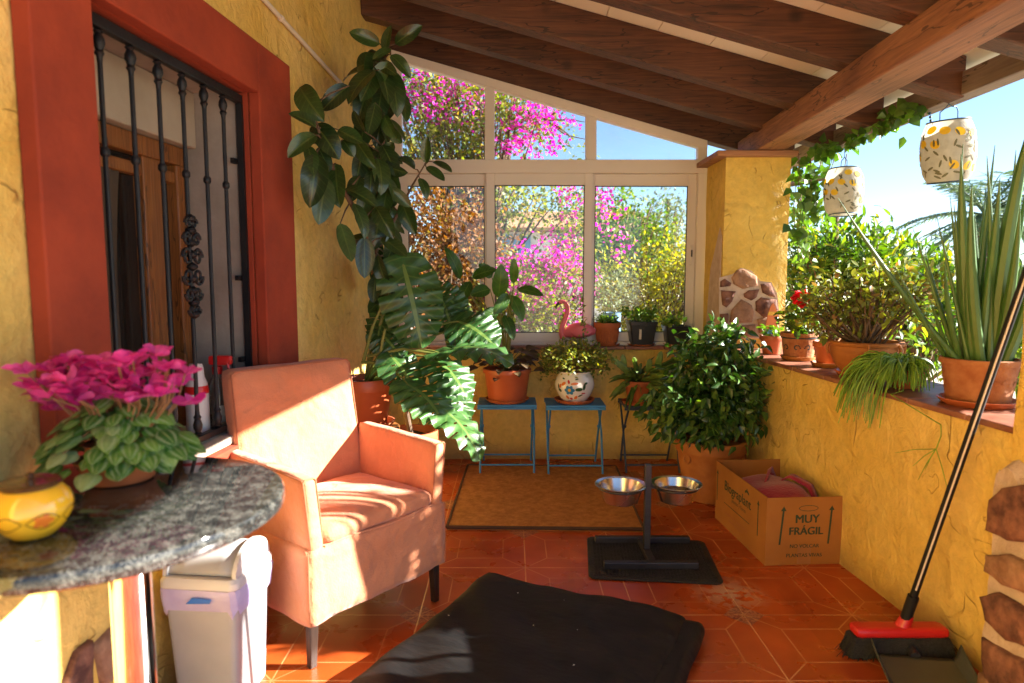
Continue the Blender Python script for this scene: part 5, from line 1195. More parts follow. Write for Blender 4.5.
# ------------------------------------------------------------------ back ledge: three pots, flamingo
LZ = .758
def sill_pot(pxc, y, r, h, m, kind, label, nm, leafm, nl, hh, ls, spread, sauc=True, grp=None):
    x = (at(pxc, 340, y))[0]; c = (x, y, LZ); o = thing(nm, label, 'potted plant', c, 0, grp)
    z = LZ
    if sauc: saucer(o, c, r * .98, h=.012); z += .006
    if kind == 'square':
        g = MB(); loft(g, [rr_prof(r * .72, r * .72, 0, .012), rr_prof(r * .93, r * .93, h * .86, .012), rr_prof(r * .97, r * .97, h * .865, .012), rr_prof(r * .99, r * .99, h, .012), rr_prof(r * .92, r * .92, h, .012), rr_prof(r * .9, r * .9, h * .88, .012)])
        g.v[-1] += np.array([x, y, z]); part('pot', g, m, o)
        s = MB(); s.box((x, y, z + h * .89), (r * 1.75, r * 1.75, .01)); part('soil', s, SOIL, o, smooth=False)
    else:
        g = MB(); prf2 = pot_profile(r, h, kind); g.lathe(prf2, (x, y, z), 44); part('pot', g, m, o, auto=50)
        s = MB(); s.disc((x, y, z + h * .86), r * .86, 30); part('soil', s, SOIL, o)
    lf, st = MB(), MB()
    Pq, Dq, Cq = canopy([(x, y, z + h + hh * .45, spread, spread, hh * .55)], nl // 8, 8, spread * .14, .5); leaves(lf, Pq, Dq + np.array([0, 0, .3]), ls, ls * .6); part('foliage', lf, leafm, o)
    for q in Cq[::3]: branch(st, (x, y, z + h * .85), q, .0025, .0012, .1, 5, 4)
    part('stems', st, GSTEM, o); return o, (x, y, z)
o, pc = sill_pot(607, 4.325, .088, .145, TERRA, 'flower', 'fluted terracotta pot of small succulents on the window ledge', 'succulent_pot', SILL_L, 130, .05, .022, .075)
g = MB()
for i in range(30):
    a = 2 * math.pi * i / 30; r0, r1 = .088 * .735, .088 * .86; g.tube([(pc[0] + r0 * math.cos(a), pc[1] + r0 * math.sin(a), pc[2] + .02), (pc[0] + r1 * math.cos(a), pc[1] + r1 * math.sin(a), pc[2] + .095)], .0045, 6)
part('fluting', g, TERRA, o)
# spiky grey-green clump in the fluted pot
g = MB(); pp = np.tile([[pc[0] - .03, pc[1], pc[2] + .13]], (40, 1)); leaves(g, pp, rng.normal(0, .5, (40, 3)) + np.array([0, 0, 1]), .07, .008); pp = np.tile([[pc[0] + .04, pc[1], pc[2] + .14]], (60, 1)) + rng.normal(0, .02, (60, 3)); leaves(g, pp, rng.normal(0, .7, (60, 3)) + np.array([0, 0, .6]), .03, .018); part('rosettes', g, SILL_L, o)
o, pc = sill_pot(641, 4.33, .093, .155, BLKP, 'square', 'taller square black plastic pot of bushy herbs on the window ledge', 'herb_pot', SILL_L, 240, .09, .032, .11, grp='black plastic pots on the ledge')
g = MB(); g.add([(pc[0] - .028, pc[1] - .093 * .80, pc[2] + .04), (pc[0] - .013, pc[1] - .093 * .80, pc[2] + .04), (pc[0] - .013, pc[1] - .093 * .925, pc[2] + .135), (pc[0] - .028, pc[1] - .093 * .925, pc[2] + .135)], [(0, 1, 2, 3)]); part('pale_strip', g, PIPE, o, smooth=False)
o, pc = sill_pot(675.5, 4.33, .082, .125, BLKP, 'square', 'shorter square black plastic pot with sparse seedlings at the ledge end', 'seedling_pot', SILL_L, 60, .05, .045, .1, grp='black plastic pots on the ledge')

fx = at(574, 340, 4.31)
fm = thing('flamingo_ornament', 'pink plastic flamingo ornament standing on the window ledge', 'ornament', (fx[0], 4.31, LZ))
g = MB(); cbody = at(576, 334, 4.31)
a = np.linspace(0, 1, 14); bodyp = [cbody + np.array([-.085 + .21 * t, 0, .0 + .018 * math.sin(t * 3) + .012 * t]) for t in a]; g.tube(bodyp, [.008 + .045 * math.sin(math.pi * min(1, t * .92 + .04)) ** .8 for t in a], 16)
k9 = lambda x, y: at(520 + x / 5.69, 280 + y / 5.69, 4.31)
neck = [k9(246, 330), k9(236, 300), k9(240, 260), k9(258, 220), k9(270, 180), k9(268, 145), k9(252, 124), k9(236, 122), k9(224, 132)]
neck = np.array(neck); tt = np.linspace(0, len(neck) - 1, 34); nk = np.c_[[np.interp(tt, range(len(neck)), neck[:, i]) for i in range(3)]].T
for _ in range(3): nk[1:-1] = (nk[:-2] + 2 * nk[1:-1] + nk[2:]) / 4
g.tube(nk, np.r_[np.linspace(.02, .0115, 28), [.012, .0135, .0145, .0145, .013, .01]], 12); part('body', g, PINK, fm)
hd_ = nk[-1]; g = MB(); g.tube([hd_, hd_ + np.array([-.014, 0, -.008]), hd_ + np.array([-.022, 0, -.026]), hd_ + np.array([-.02, 0, -.038])], [.010, .009, .006, .001], 10); part('beak', g, BLKP, fm)
g = MB(); g.tube([cbody + np.array([.0, .0, -.03]), (cbody[0], 4.31, LZ)], .004, 6); g.tube([cbody + np.array([.025, .0, -.03]), (cbody[0] + .025, 4.31, LZ)], .004, 6); part('legs', g, WIREB, fm)
g = MB()
for s in (-1, 1): bigleaf(g, cbody + np.array([-.04, s * .034, .02]), cbody + np.array([.10, s * .05, .02]), .075, face=(0, s, .25), droop=.12, fold=.2, rnd=.5)
part('wing', g, PINK, fm, solid=.006)

# ------------------------------------------------------------------ monstera on a stand behind the armchair, rubber plant in the corner
c = (-.69, 3.08, 0); sd_ = thing('plant_stand', 'plain wooden plant stand behind the armchair carrying the monstera', 'plant stand', c)
g = MB(); g.lathe([(0, .47), (.15, .47), (.155, .475), (.155, .495), (.15, .5), (0, .5)], c, 36); part('top', g, DOORW, sd_)
for k in range(3):
    a = k * 2.094 + .5; g = MB(); g.tube([(c[0] + .1 * math.cos(a), c[1] + .1 * math.sin(a), .47), (c[0] + .15 * math.cos(a), c[1] + .15 * math.sin(a), 0)], [.016, .012], 10); part('leg', g, DOORW, sd_)
c = (-.69, 3.08, .5); mo = thing('monstera_plant', 'swiss cheese plant with big split leaves in terracotta pot behind the armchair', 'potted plant', c)
saucer(mo, c, .135, h=.028); pot(mo, (c[0], c[1], .508), .135, .225, 'flower', TERRA_O)
lf, st = MB(), MB(); base = np.array([c[0], c[1], .70])
def k6(x, y, Y): return at(340 + x / 2.532, 230 + y / 2.532, Y)
for b_, t_2, w, fa, Yd, rn, dr in [((160, 88), (213, 315), .335, (.25, -1, .35), (3.02, 2.96), .35, .06), ((300, 232), (405, 300), .30, (.1, -.8, .8), (3.2, 3.1), .12, .1), ((252, 312), (452, 330), .30, (.35, -.35, 1), (3.0, 2.82), .6, .12),
                                   ((172, 392), (275, 500), .30, (.65, -.6, .7), (2.86, 2.72), .75, .1), ((205, 440), (372, 585), .27, (.75, -.5, .7), (2.9, 2.66), .8, .14), ((240, 330), (330, 430), .28, (.5, -.6, .8), (3.05, 2.9), .4, .1), ((330, 250), (300, 330), .24, (0, -1, .5), (3.3, 3.22), .1, .1), ((230, 150), (330, 220), .22, (.3, -1, .6), (3.35, 3.3), .3, .1), ((120, 200), (90, 290), .2, (-.3, -1, .5), (3.1, 3.02), .2, .08), ((280, 380), (320, 500), .2, (.6, -.7, .6), (3.1, 2.98), .3, .1), ((130, 320), (200, 425), .24, (.4, -.8, .6), (2.98, 2.9), .45, .1), ((95, 255), (165, 330), .2, (.1, -.9, .5), (3.06, 2.98), .25, .08), ((260, 180), (290, 275), .2, (.2, -1, .4), (3.3, 3.24), .3, .08)]:
    B_, T2 = k6(*b_, Yd[0]), k6(*t_2, Yd[1]); monstera(lf, B_, T2, w, fa, droop=dr, rnd=rn)
    mid = (base * .45 + B_ * .55) + np.array([0, 0, .13]); t = np.linspace(0, 1, 10)[:, None]; st.tube((1 - t) ** 2 * base + 2 * t * (1 - t) * mid + t ** 2 * B_, np.linspace(.009, .0045, 10), 7)
    st.tube([B_ + (T2 - B_) * q - np.array([0, .004, -.002]) * 0 for q in np.linspace(0, .5, 6)], np.linspace(.0035, .0015, 6), 5)
for (xa, ya0), (xb, yb0) in [((60, 330), (105, 195)), ((70, 320), (250, 315)), ((55, 335), (130, 370)), ((100, 345), (115, 250))]:
    A_, B_ = k6(xa, ya0, 3.0), k6(xb, yb0, 2.98); m_ = (A_ + B_) / 2 + np.array([0, 0, .03]); st.tube([A_, m_, B_], [.008, .007, .006], 7)
part('foliage', lf, MONL, mo, auto=0); part('stems', st, GSTEM, mo)

c = (-.60, 3.86, 0); ru = thing('rubber_plant', 'tall rubber plant with big dark oval leaves reaching the rafters in the corner', 'potted plant', c)
pot(ru, c, .16, .30, 'flower', TERRA)
lf, st = MB(), MB()
def k3(x, y, Y): return at(270 + x / 2.276, y / 2.276, Y)
spec = [((250, 100), (180, 73), 3.15), ((262, 120), (276, 58), 3.15), ((285, 100), (347, 58), 3.15), ((275, 125), (320, 178), 3.1), ((240, 140), (270, 238), 3.1), ((265, 155), (290, 268), 3.15), ((240, 160), (178, 238), 3.0), ((240, 235), (222, 308), 3.05), ((180, 195), (118, 252), 2.8), ((68, 198), (124, 278), 2.66),
        ((105, 290), (42, 258), 2.58), ((105, 308), (40, 360), 2.58), ((100, 282), (158, 364), 2.7), ((155, 295), (212, 327), 2.8), ((110, 335), (136, 392), 2.68), ((150, 372), (160, 474), 2.75), ((105, 350), (90, 474), 2.64), ((125, 400), (110, 512), 2.68), ((170, 430), (244, 472), 2.85), ((190, 462), (216, 545), 2.85),
        ((160, 508), (186, 596), 2.78), ((215, 540), (215, 634), 2.9), ((195, 318), (242, 384), 2.95), ((230, 388), (225, 458), 3.0), ((245, 360), (252, 445), 3.05), ((255, 330), (288, 404), 3.1), ((250, 250), (266, 324), 3.1), ((240, 470), (282, 545), 3.0), ((255, 540), (312, 584), 3.05), ((300, 458), (332, 534), 3.2),
        ((245, 580), (272, 655), 3.0), ((240, 630), (234, 690), 3.0), ((355, 372), (358, 310), 3.2), ((355, 380), (398, 412), 3.18), ((340, 405), (356, 454), 3.2), ((370, 368), (414, 393), 3.2), ((330, 385), (290, 360), 3.2), ((165, 318), (192, 358), 2.8), ((215, 300), (190, 250), 2.95), ((205, 400), (185, 460), 2.9), ((270, 420), (255, 500), 3.1), ((285, 520), (262, 600), 3.1),
        ((225, 200), (200, 280), 3.05), ((255, 200), (240, 280), 3.15), ((210, 340), (195, 420), 3.0), ((230, 420), (205, 500), 3.05), ((265, 380), (275, 470), 3.15), ((250, 480), (235, 570), 3.1), ((140, 300), (125, 370), 2.75), ((85, 330), (100, 400), 2.64)]
lc = []
for (b_, t_2, Yd) in spec:
    B_, T2 = k3(*b_, Yd), k3(*t_2, Yd - rng.uniform(0, .06)); L_ = np.linalg.norm(T2 - B_)
    bigleaf(lf, B_, T2, min(.105, max(.055, L_ * rng.uniform(.42, .54))), face=(rng.normal(.35, .55), -1, rng.normal(.45, .45)), droop=rng.uniform(.0, .14), fold=rng.uniform(.15, .5), rnd=rng.uniform(), nl=12, nw=6, pw=.55); lc.append(B_)
for i in range(58):        # inner foliage close to the stems
    u_ = rng.uniform(); X_, Y_ = (np.interp(u_, [0, .3, .6, 1], [258, 250, 255, 255]), np.interp(u_, [0, .3, .6, 1], [120, 260, 420, 640])); Yd = rng.uniform(3.05, 3.4)
    b0 = (X_ + rng.normal(0, 20), Y_ + rng.normal(0, 16)); an = rng.uniform(.1, 3.0); l0 = rng.uniform(62, 92)
    B_, T2 = k3(*b0, Yd), k3(b0[0] + l0 * math.cos(an) * .7, b0[1] + l0 * abs(math.sin(an)), Yd + rng.normal(0, .08)); L_ = np.linalg.norm(T2 - B_)
    bigleaf(lf, B_, T2, L_ * rng.uniform(.42, .5), face=(rng.normal(.3, .6), -1, rng.normal(.4, .5)), droop=.08, fold=rng.uniform(.15, .45), rnd=rng.uniform(), nl=10, nw=6, pw=.55); lc.append(B_)
main = [np.array([c[0], c[1], .26]), np.array([-.62, 3.6, .62]), k3(235, 650, 3.15), k3(245, 500, 3.15), k3(255, 350, 3.18), k3(262, 230, 3.2), k3(262, 115, 3.15)]
st.tube(main, [.017, .016, .014, .013, .012, .009, .005], 9); main = np.array(main)
left = [k3(240, 620, 3.12), k3(210, 510, 2.95), k3(160, 420, 2.78), k3(120, 330, 2.68), k3(95, 240, 2.66)]; st.tube(left, [.011, .010, .009, .007, .004], 8)
right = [k3(250, 560, 3.15), k3(300, 470, 3.2), k3(325, 420, 3.2), k3(352, 375, 3.2)]; st.tube(right, [.008, .007, .005, .003], 8)
def dens(q): q = np.array(q); return np.concatenate([np.linspace(q[i], q[i + 1], 8) for i in range(len(q) - 1)])
allp = np.concatenate([dens(main[2:]), dens(left), dens(right)])
for B_ in lc: a_ = allp[np.argmin(((allp - B_) ** 2).sum(1))]; st.tube([a_, (a_ + B_) / 2 + np.array([0, 0, .008]), B_], [.004, .0035, .0025], 5)
part('foliage', lf, RUBL, ru, auto=0); part('stems', st, BARK, ru)

# ------------------------------------------------------------------ plants on the parapet
def par(Y, d): return (xin(Y) + d, Y, ZC)
# snake plant
c = par(2.19, .15); sp_ = thing('spear_snake_plant', 'snake plant of tall round green spears in weathered terracotta pot on the parapet', 'potted plant', c)
saucer(sp_, c, .118, TERRA_O); pot(sp_, (c[0], c[1], ZC + .008), .117, .15, 'straight', TERRA_W)
prf4 = pot_profile(.117, .15, 'straight'); g = MB()
for k in range(26): decal(g, prf4, (c[0], c[1], ZC + .008), k * 2 * math.pi / 26, .075, ell(0, .008 * math.sin(k * 2), .011, .006, .5 * (-1) ** k, 8), .002)
part('relief_band', g, TERRA_W, sp_)
bs = np.array([c[0], c[1], ZC + .14])
for (tx, ty, Yt, r_, bend, ox) in [(1036, 108, 2.1, .021, (.10, .02), .04), (961, 154, 2.12, .018, (-.01, -.06), -.02), (995, 145, 2.2, .010, (.0, 0), -.01), (987, 156, 2.16, .010, (.02, 0), .02), (1016, 150, 2.18, .012, (.02, 0), .03), (963, 144, 2.25, .010, (-.03, 0), -.03), (1004, 210, 2.15, .009, (0, 0), .01), (954, 205, 2.2, .008, (0, 0), -.04),
                                  (937, 217, 2.2, .006, (0, 0), -.05), (913, 228, 2.2, .006, (0, .0), -.06), (838, 198, 2.3, .009, (.0, -.05), -.06), (894, 265, 2.15, .007, (0, -.02), -.06), (1030, 170, 2.2, .011, (.01, 0), .05), (975, 215, 2.25, .011, (0, 0), -.02), (950, 195, 2.26, .007, (0, 0), -.05), (1010, 235, 2.25, .012, (0, 0), .03),
                                  (985, 200, 2.28, .013, (0, 0), 0), (1052, 175, 2.15, .016, (.06, .0), .05), (972, 185, 2.08, .015, (-.03, 0), -.02), (1000, 178, 2.1, .016, (.02, 0), .02), (945, 262, 2.1, .009, (-.03, 0), -.05), (1020, 205, 2.06, .014, (.03, 0), .04), (925, 250, 2.3, .008, (-.02, 0), -.06), (1040, 230, 2.2, .010, (0, 0), .06), (967, 250, 2.12, .012, (-.01, 0), -.03), (990, 265, 2.1, .013, (0, 0), .01), (930, 300, 2.15, .007, (0, 0), -.06), (1022, 262, 2.12, .012, (0, 0), .05)]:
    T2 = at(tx, ty, Yt); B_ = bs + np.array([ox, rng.uniform(-.05, .05), -.02]); t = np.linspace(0, 1, 14)[:, None]; m_ = (B_ + T2) / 2 + np.array([bend[0], 0, bend[1]])
    if bend[0] >= .08: m_ = m_ + np.array([-.13, 0, .08])
    cv = (1 - t) ** 2 * B_ + 2 * t * (1 - t) * m_ + t ** 2 * T2; rad = 1.25 * r_ * (1 - t[:, 0] ** 3 * .96) * (.85 + .3 * t[:, 0] * (1 - t[:, 0])); rad[-1] = .001
    g = MB(); g.tube(cv, rad, 9); part('spear', g, SANL, sp_)
# mistletoe cactus
c = par(2.52, .09); rh = thing('mistletoe_cactus', 'bright green mistletoe cactus trailing over the parapet edge', 'potted plant', c)
pot(rh, (c[0] + .04, c[1], ZC), .07, .075, 'flower', TERRA)
g = MB(); tp = np.array([c[0] + .02, c[1], ZC + .08])
for i in range(620):
    a = rng.uniform(0, 2 * np.pi); q = rng.uniform(.03, .15); e_ = tp + np.array([math.cos(a) * q - .05, math.sin(a) * q * 1.05, .045 - rng.uniform(0, .05) - q * .2])
    over = e_[0] < xin(e_[1]) - .012; drop = rng.uniform(.06, .22) if over else rng.uniform(0, .07)
    f_ = e_ + np.array([(-.03 if over else -.01) + rng.normal(0, .014), rng.normal(0, .02), -drop]); f_[2] = f_[2] if over else max(f_[2], ZC + .006)
    t = np.linspace(0, 1, 7)[:, None]; m_ = e_ + np.array([0, 0, .07]); cv = (1 - t) ** 2 * tp + 2 * t * (1 - t) * m_ + t ** 2 * f_; g.tube(cv, np.linspace(.0034, .0018, 7), 4, False, rng.uniform())
part('trailing_stems', g, RHIL, rh)
# thin runner dangling in front of the wall
g = MB(); a_ = atx(941, 412, xin(2.36) - .016); pts = [np.array([xin(2.40) + .04, 2.40, ZC + .01]), np.array([xin(2.38) - .02, 2.38, ZC]), atx(941, 425, xin(2.36) - .022), atx(941, 436, xin(2.36) - .022), atx(936, 449, xin(2.36) - .02)]
g.tube(pts, .0018, 5); e = pts[-1]
for tx, ty in ((895, 453), (913, 466), (918, 480), (947, 487), (925, 470)): g.tube([e, (e + atx(tx, ty, xin(2.4) - .02)) / 2 + np.array([0, 0, .006]), atx(tx, ty, xin(2.4) - .018)], [.0016, .0014, .0008], 5)
o = part('dangling_runner', g, RHIL, loc=tuple(pts[1])); tag(o, 'thin green runner dangling down the yellow parapet below the plants', 'plant runner')

# crassula in ochre bowl
c = par(2.84, .16); cr = thing('crassula_bush', 'wide crassula bush with bare brown stems in ochre terracotta bowl on the parapet', 'potted plant', c)
saucer(cr, c, .12, TERRA_O); pot(cr, (c[0], c[1], ZC + .008), .142, .145, 'bowl', TERRA_L)
for th in (-2.0, -1.1, -.2, .8, 1.9, 2.9):
    g = MB(); a = np.linspace(0, 1, 7); g.tube([(c[0] + (.148 + .006 * math.sin(t * 3.1)) * math.cos(th), c[1] + (.148 + .006 * math.sin(t * 3.1)) * math.sin(th), ZC + .145 - .05 * t) for t in a], .006, 6)
    part('lug', g, TERRA_L, cr)
lf, st = MB(), MB(); tp = np.array([c[0], c[1], ZC + .13])
bl = [(c[0] - .02, c[1], ZC + .34, .25, .25, .13), (c[0] - .06, c[1] + .08, ZC + .26, .2, .2, .1), (c[0] + .1, c[1] - .05, ZC + .38, .2, .2, .12)]
Pq, Dq, Cq = canopy(bl, 190, 9, .024, .45); leaves(lf, Pq, Dq, .034, .02, fold=.2, droop=.1); part('foliage', lf, CRAL, cr)
for q in Cq[::2]:
    m_ = tp + (q - tp) * np.array([.6, .6, .35]) + rng.normal(0, .015, 3); t = np.linspace(0, 1, 7)[:, None]; st.tube((1 - t) ** 2 * (tp + rng.normal(0, .025, 3) * np.array([1, 1, 0])) + 2 * t * (1 - t) * m_ + t ** 2 * q, np.linspace(.007, .0025, 7), 5)
part('stems', st, BARK, cr)
# slim red pot
c = par(3.14, .16); o = thing('slim_red_pot', 'slim plain red pot with bare stems between bowl and painted pot', 'potted plant', c)
saucer(o, c, .075, TERRA_L); pot(o, (c[0], c[1], ZC + .008), .068, .115, 'flower', TERRA_O)
lf, st = MB(), MB(); tp = np.array([c[0], c[1], ZC + .1])
Pq, Dq, Cq = canopy([(c[0] - .02, c[1], ZC + .28, .10, .1, .13)], 36, 7, .02, .5); leaves(lf, Pq, Dq, .035, .016); part('foliage', lf, CRAL, o)
for q in Cq: branch(st, tp, q, .004, .002, .1, 6, 5)
part('stems', st, BARK, o)
# painted pot with red geranium
c = par(3.40, .15); ge = thing('geranium_plant', 'red geranium in terracotta pot painted with dark scrolls on the parapet', 'potted plant', c)
saucer(ge, c, .088, TERRA_L); cg = (c[0], c[1], ZC + .008); pot(ge, cg, .092, .135, 'straight', TERRA_W)
prf5 = pot_profile(.092, .135, 'straight'); g = MB()
for k in range(9):
    th = k * 2 * math.pi / 9
    for i in range(10): a = i / 9 * 4.6; r_ = .017 * (1 - .6 * i / 9); decal(g, prf5, cg, th, .06, ell(r_ * math.cos(a) * (-1) ** k, r_ * math.sin(a), .0042, .0034, 0, 6), .0015)
g.lathe([(.0868, .106), (.088, .107), (.0885, .112), (.0875, .113)], cg, 40); part('painted_scroll', g, GUNM, ge)
lf, st, fl = MB(), MB(), MB(); tp = np.array([c[0], c[1], ZC + .12])
Pq, Dq, Cq = canopy([(c[0], c[1], ZC + .2, .1, .1, .06), (c[0] + .02, c[1] - .02, ZC + .26, .08, .08, .06)], 40, 6, .02, .5); leaves(lf, Pq, Dq, .035, .035, shape=(1.0, 1.0)); part('foliage', lf, SHRL, ge)
hp = at(803, 299, 3.2); nP = 120; u = _norm(rng.normal(size=(nP, 3))); leaves(fl, hp + u * .016 * np.array([1.6, 1.2, 1.0]), u, .030, .026, shape=(.9, 1.0), fold=.1, droop=.1); part('flower_head', fl, GERF, ge)
branch(st, tp, hp, .003, .002, .05, 7, 6)
for q in Cq[::3]: branch(st, tp, q, .003, .0015, .1, 5, 5)
part('stems', st, GSTEM, ge)
# small red pot by the pillar, with a painted wooden ornament behind
c = par(3.66, .13); o = thing('small_red_pot', 'small plain red pot of seedlings beside the back pillar', 'potted plant', c)
pot(o, c, .066, .105, 'flower', TERRA_O); lf = MB(); Pq, Dq, _c = canopy([(c[0], c[1], ZC + .125, .05, .05, .03)], 10, 6, .012); leaves(lf, Pq, Dq, .03, .018); part('foliage', lf, SILL_L, o)
c = (1.50, 3.83, ZC); o = thing('striped_ornament', 'small striped orange and teal leaf shaped ornament beside the back pillar', 'ornament', c)
oc = np.array([1.515, 3.83, ZC + .17])
for k, (m_, z0, z1) in enumerate(((PGRN, .0, .25), (PBLUE, .25, .4), (PORA, .4, .72), (PYEL, .72, .8), (PORA, .8, 1.0))):
    g = MB(); zz = np.linspace(z0, z1, 7); w = .036 * np.sin(np.pi * np.clip(zz * .9 + .1, 0, 1)) ** .7
    g.prism([(oc[0] + w_, oc[1], oc[2] - .15 + .26 * z) for z, w_ in zip(zz, w)] + [(oc[0] - w_, oc[1], oc[2] - .15 + .26 * z) for z, w_ in list(zip(zz, w))[::-1]], (0, .008, 0)); part('painted_band', g, m_, o, smooth=False)
g = MB(); g.tube([(oc[0], oc[1] + .004, ZC), (oc[0], oc[1] + .004, oc[2] - .14)], .008, 8); g.lathe([(0, 0), (.03, 0), (.03, .008), (0, .012)], (oc[0], oc[1] + .004, ZC), 20); part('foot', g, BARK, o)

# ------------------------------------------------------------------ lanterns under the eave
def make_lantern(label):
    r_ = thing('hanging_lantern', label, 'lantern', (0, 0, 0), 0, 'lemon print lanterns under the eave')
    prf6 = [(.072, -.115), (.09, -.085), (.1, -.03), (.102, .02), (.095, .075), (.078, .115)]
    zz = np.linspace(-.115, .115, 17); rr = np.interp(zz, [p[1] for p in prf6], [p[0] for p in prf6]); fine = [(r2 + .0012 * (i % 2), z) for i, (r2, z) in enumerate(zip(rr, zz))]
    g = MB(); g.lathe(fine, (0, 0, 0), 36); part('shade', g, LANT, r_, local=True)
    g, l2 = MB(), MB(); rs = np.random.default_rng(3)
    for k in range(22):
        th = k * 2.4; z = -.085 + .17 * ((k * 9) % 22) / 21; decal(g, prf6, (0, 0, 0), th, z, ell(0, 0, .021, .015, rs.uniform(-.6, .6)), .002)
    for k in range(70):
        th = k * 2.399 + 1; z = rs.uniform(-.1, .1); th = rs.uniform(0, 6.28); decal(l2, prf6, (0, 0, 0), th, np.clip(z, -.1, .1), ell(0, 0, .015, .0045, rs.uniform(0, 3.1), 8), .0024)
    part('lemon_print', g, LEMON, r_, local=True); part('leaf_print', l2, LEAFP, r_, local=True)
    a = np.linspace(0, 2 * np.pi, 37)
    for z, r2 in ((-.116, .073), (.116, .079)): g = MB(); g.tube(np.c_[r2 * np.cos(a), r2 * np.sin(a), np.full(37, z)], .003, 6); part('hoop', g, WIREB, r_, local=True)
    g = MB(); g.tube([(-.05, 0, .116), (-.05, 0, .15), (-.02, 0, .165), (0, 0, .18), (.02, 0, .172), (.045, 0, .17), (.055, 0, .155), (.055, 0, .116)], .0022, 6)
    return r_, g
XL = 1.846
l1 = at(942, 152, 2.86); la, g = make_lantern('larger looking lemon print lantern hanging near the snake plant')
g.tube([(0, 0, .18), (.004, 0, 1.937 - l1[2])], .0016, 5); part('hanger', g, WIREB, la, local=True); la.location = (XL, 2.86, l1[2]); la.rotation_euler = (R(2), R(-6), R(20))
l2 = at(842, 192, 3.74); lb, g = make_lantern('farther lemon print lantern hanging under the climbing vine')
g.tube([(0, 0, .18), (0, 0, 1.937 - l2[2])], .0016, 5); part('hanger', g, WIREB, lb, local=True); lb.location = (XL, 3.74, l2[2]); lb.rotation_euler = (0, R(3), R(80))
for o in (la, lb): o.scale = (1.0, 1.0, 1.08)
g = MB(); p0 = np.array([XL, 3.0, 1.936]); 
for i in range(9): g.lathe([(0, -.008), (.006, -.003), (.006, .003), (0, .008)], p0 + np.array([.002 * math.sin(i), -.010 * i * .4, -.012 - .0165 * i]), 8)
o = part('bead_string', g, WIREB, loc=tuple(p0)); tag(o, 'short string of dark beads hanging from the eave beside a lantern', 'bead string')

# ------------------------------------------------------------------ vine along the eave
vn = thing('climbing_vine', 'leafy green vine trailing along the eave beam and hanging by the pillar', 'vine', (1.75, 3.6, 1.9))
lf, st = MB(), MB()
pth = np.array([(1.78, 4.2, 1.80), (1.72, 3.95, 1.915), (1.76, 3.7, 1.925), (1.78, 3.5, 1.93), (1.79, 3.3, 1.945), (1.80, 3.15, 1.96), (1.80, 3.02, 1.97)])
t = np.linspace(0, len(pth) - 1, 40); pv = np.c_[[np.interp(t, range(len(pth)), pth[:, i]) for i in range(3)]].T + rng.normal(0, .01, (40, 3)); st.tube(pv, .004, 5)
Pq = pv[rng.integers(3, 40, 150)] + rng.normal(0, .02, (150, 3)) + np.array([-.02, 0, -.02]); Dq = rng.normal(0, .7, (150, 3)) + np.array([-.3, -.3, -.7]); leaves(lf, Pq, Dq, .055, .042, shape=(1.1, .7), fold=.2, droop=.2, N=rng.normal(0, .5, (150, 3)) + np.array([-.3, -.7, .4]))
for k in range(5):
    a_ = at(798 + 12 * k, 168, 3.75 + .05 * k); e_ = at(795 + 12 * k + rng.uniform(-8, 12), 188 + rng.uniform(0, 28) + (30 if k == 0 else 0), 3.75 + .05 * k); pq = branch(st, a_ + np.array([0, 0, .08]), e_, .003, .0015, .1, 8, 5)
    Pq = pq[rng.integers(2, 8, 22)] + rng.normal(0, .02, (22, 3)); leaves(lf, Pq, rng.normal(0, .6, (22, 3)) + np.array([0, -.2, -.7]), .055, .045, shape=(1.1, .7), N=rng.normal(0, .5, (22, 3)) + np.array([-.2, -.8, .4]))
for k in range(5):
    a_ = at(790 + rng.uniform(-3, 14), 175, 4.05); e_ = at(792 + rng.uniform(0, 22), 240 + rng.uniform(-25, 20), 4.05); pq = branch(st, a_, e_, .0025, .0012, .1, 8, 4)
    Pq = pq[rng.integers(1, 8, 26)] + rng.normal(0, .03, (26, 3)); leaves(lf, Pq, rng.normal(0, .7, (26, 3)) + np.array([0, 0, -.4]), .05, .028)
part('foliage', lf, IVYL, vn); part('stems', st, BARK, vn)

# ------------------------------------------------------------------ garden
def plant(name, label, cat, loc, blobs, clumps, per, spread, ls, lw, m, trunk_m=BARK, r0=.04, simple=True, bias=.4, group=None, every=5, flowers=None, up=0.0, droop=.25):
    o = thing(name, label, cat, loc, 0, group); lf, st = MB(), MB(); P_, D_, C_ = canopy(blobs, clumps, per, spread, bias)
    ok = P_[:, 2] > loc[2] + .02
    leaves(lf, P_[ok], D_[ok] + np.array([0, 0, up]), ls, lw, simple=simple, droop=droop); part('foliage', lf, m, o, auto=0)
    B_ = np.array(loc, float); b3 = np.array(blobs)[:, :3].mean(0); fork = B_ + (b3 - B_) * np.array([.5, .5, .42]); branch(st, B_ + np.array([0, 0, -.02]), fork, r0, r0 * .7, .05, 7, 8)
    for q in C_[::every]: branch(st, fork + rng.normal(0, r0 * .4, 3), q, r0 * .45, r0 * .1, .07, 7, 4)
    part('trunk', st, trunk_m, o)
    if flowers:
        fm_, fblobs, fc_, fp, fs, fl_, fw = flowers; g = MB(); P_, D_, C_ = canopy(fblobs, fc_, fp, fs, .5); leaves(g, P_, D_, fl_, fw, simple=True, fold=.5); part('flowers', g, fm_, o, auto=0)
    return o
GZ = -.30
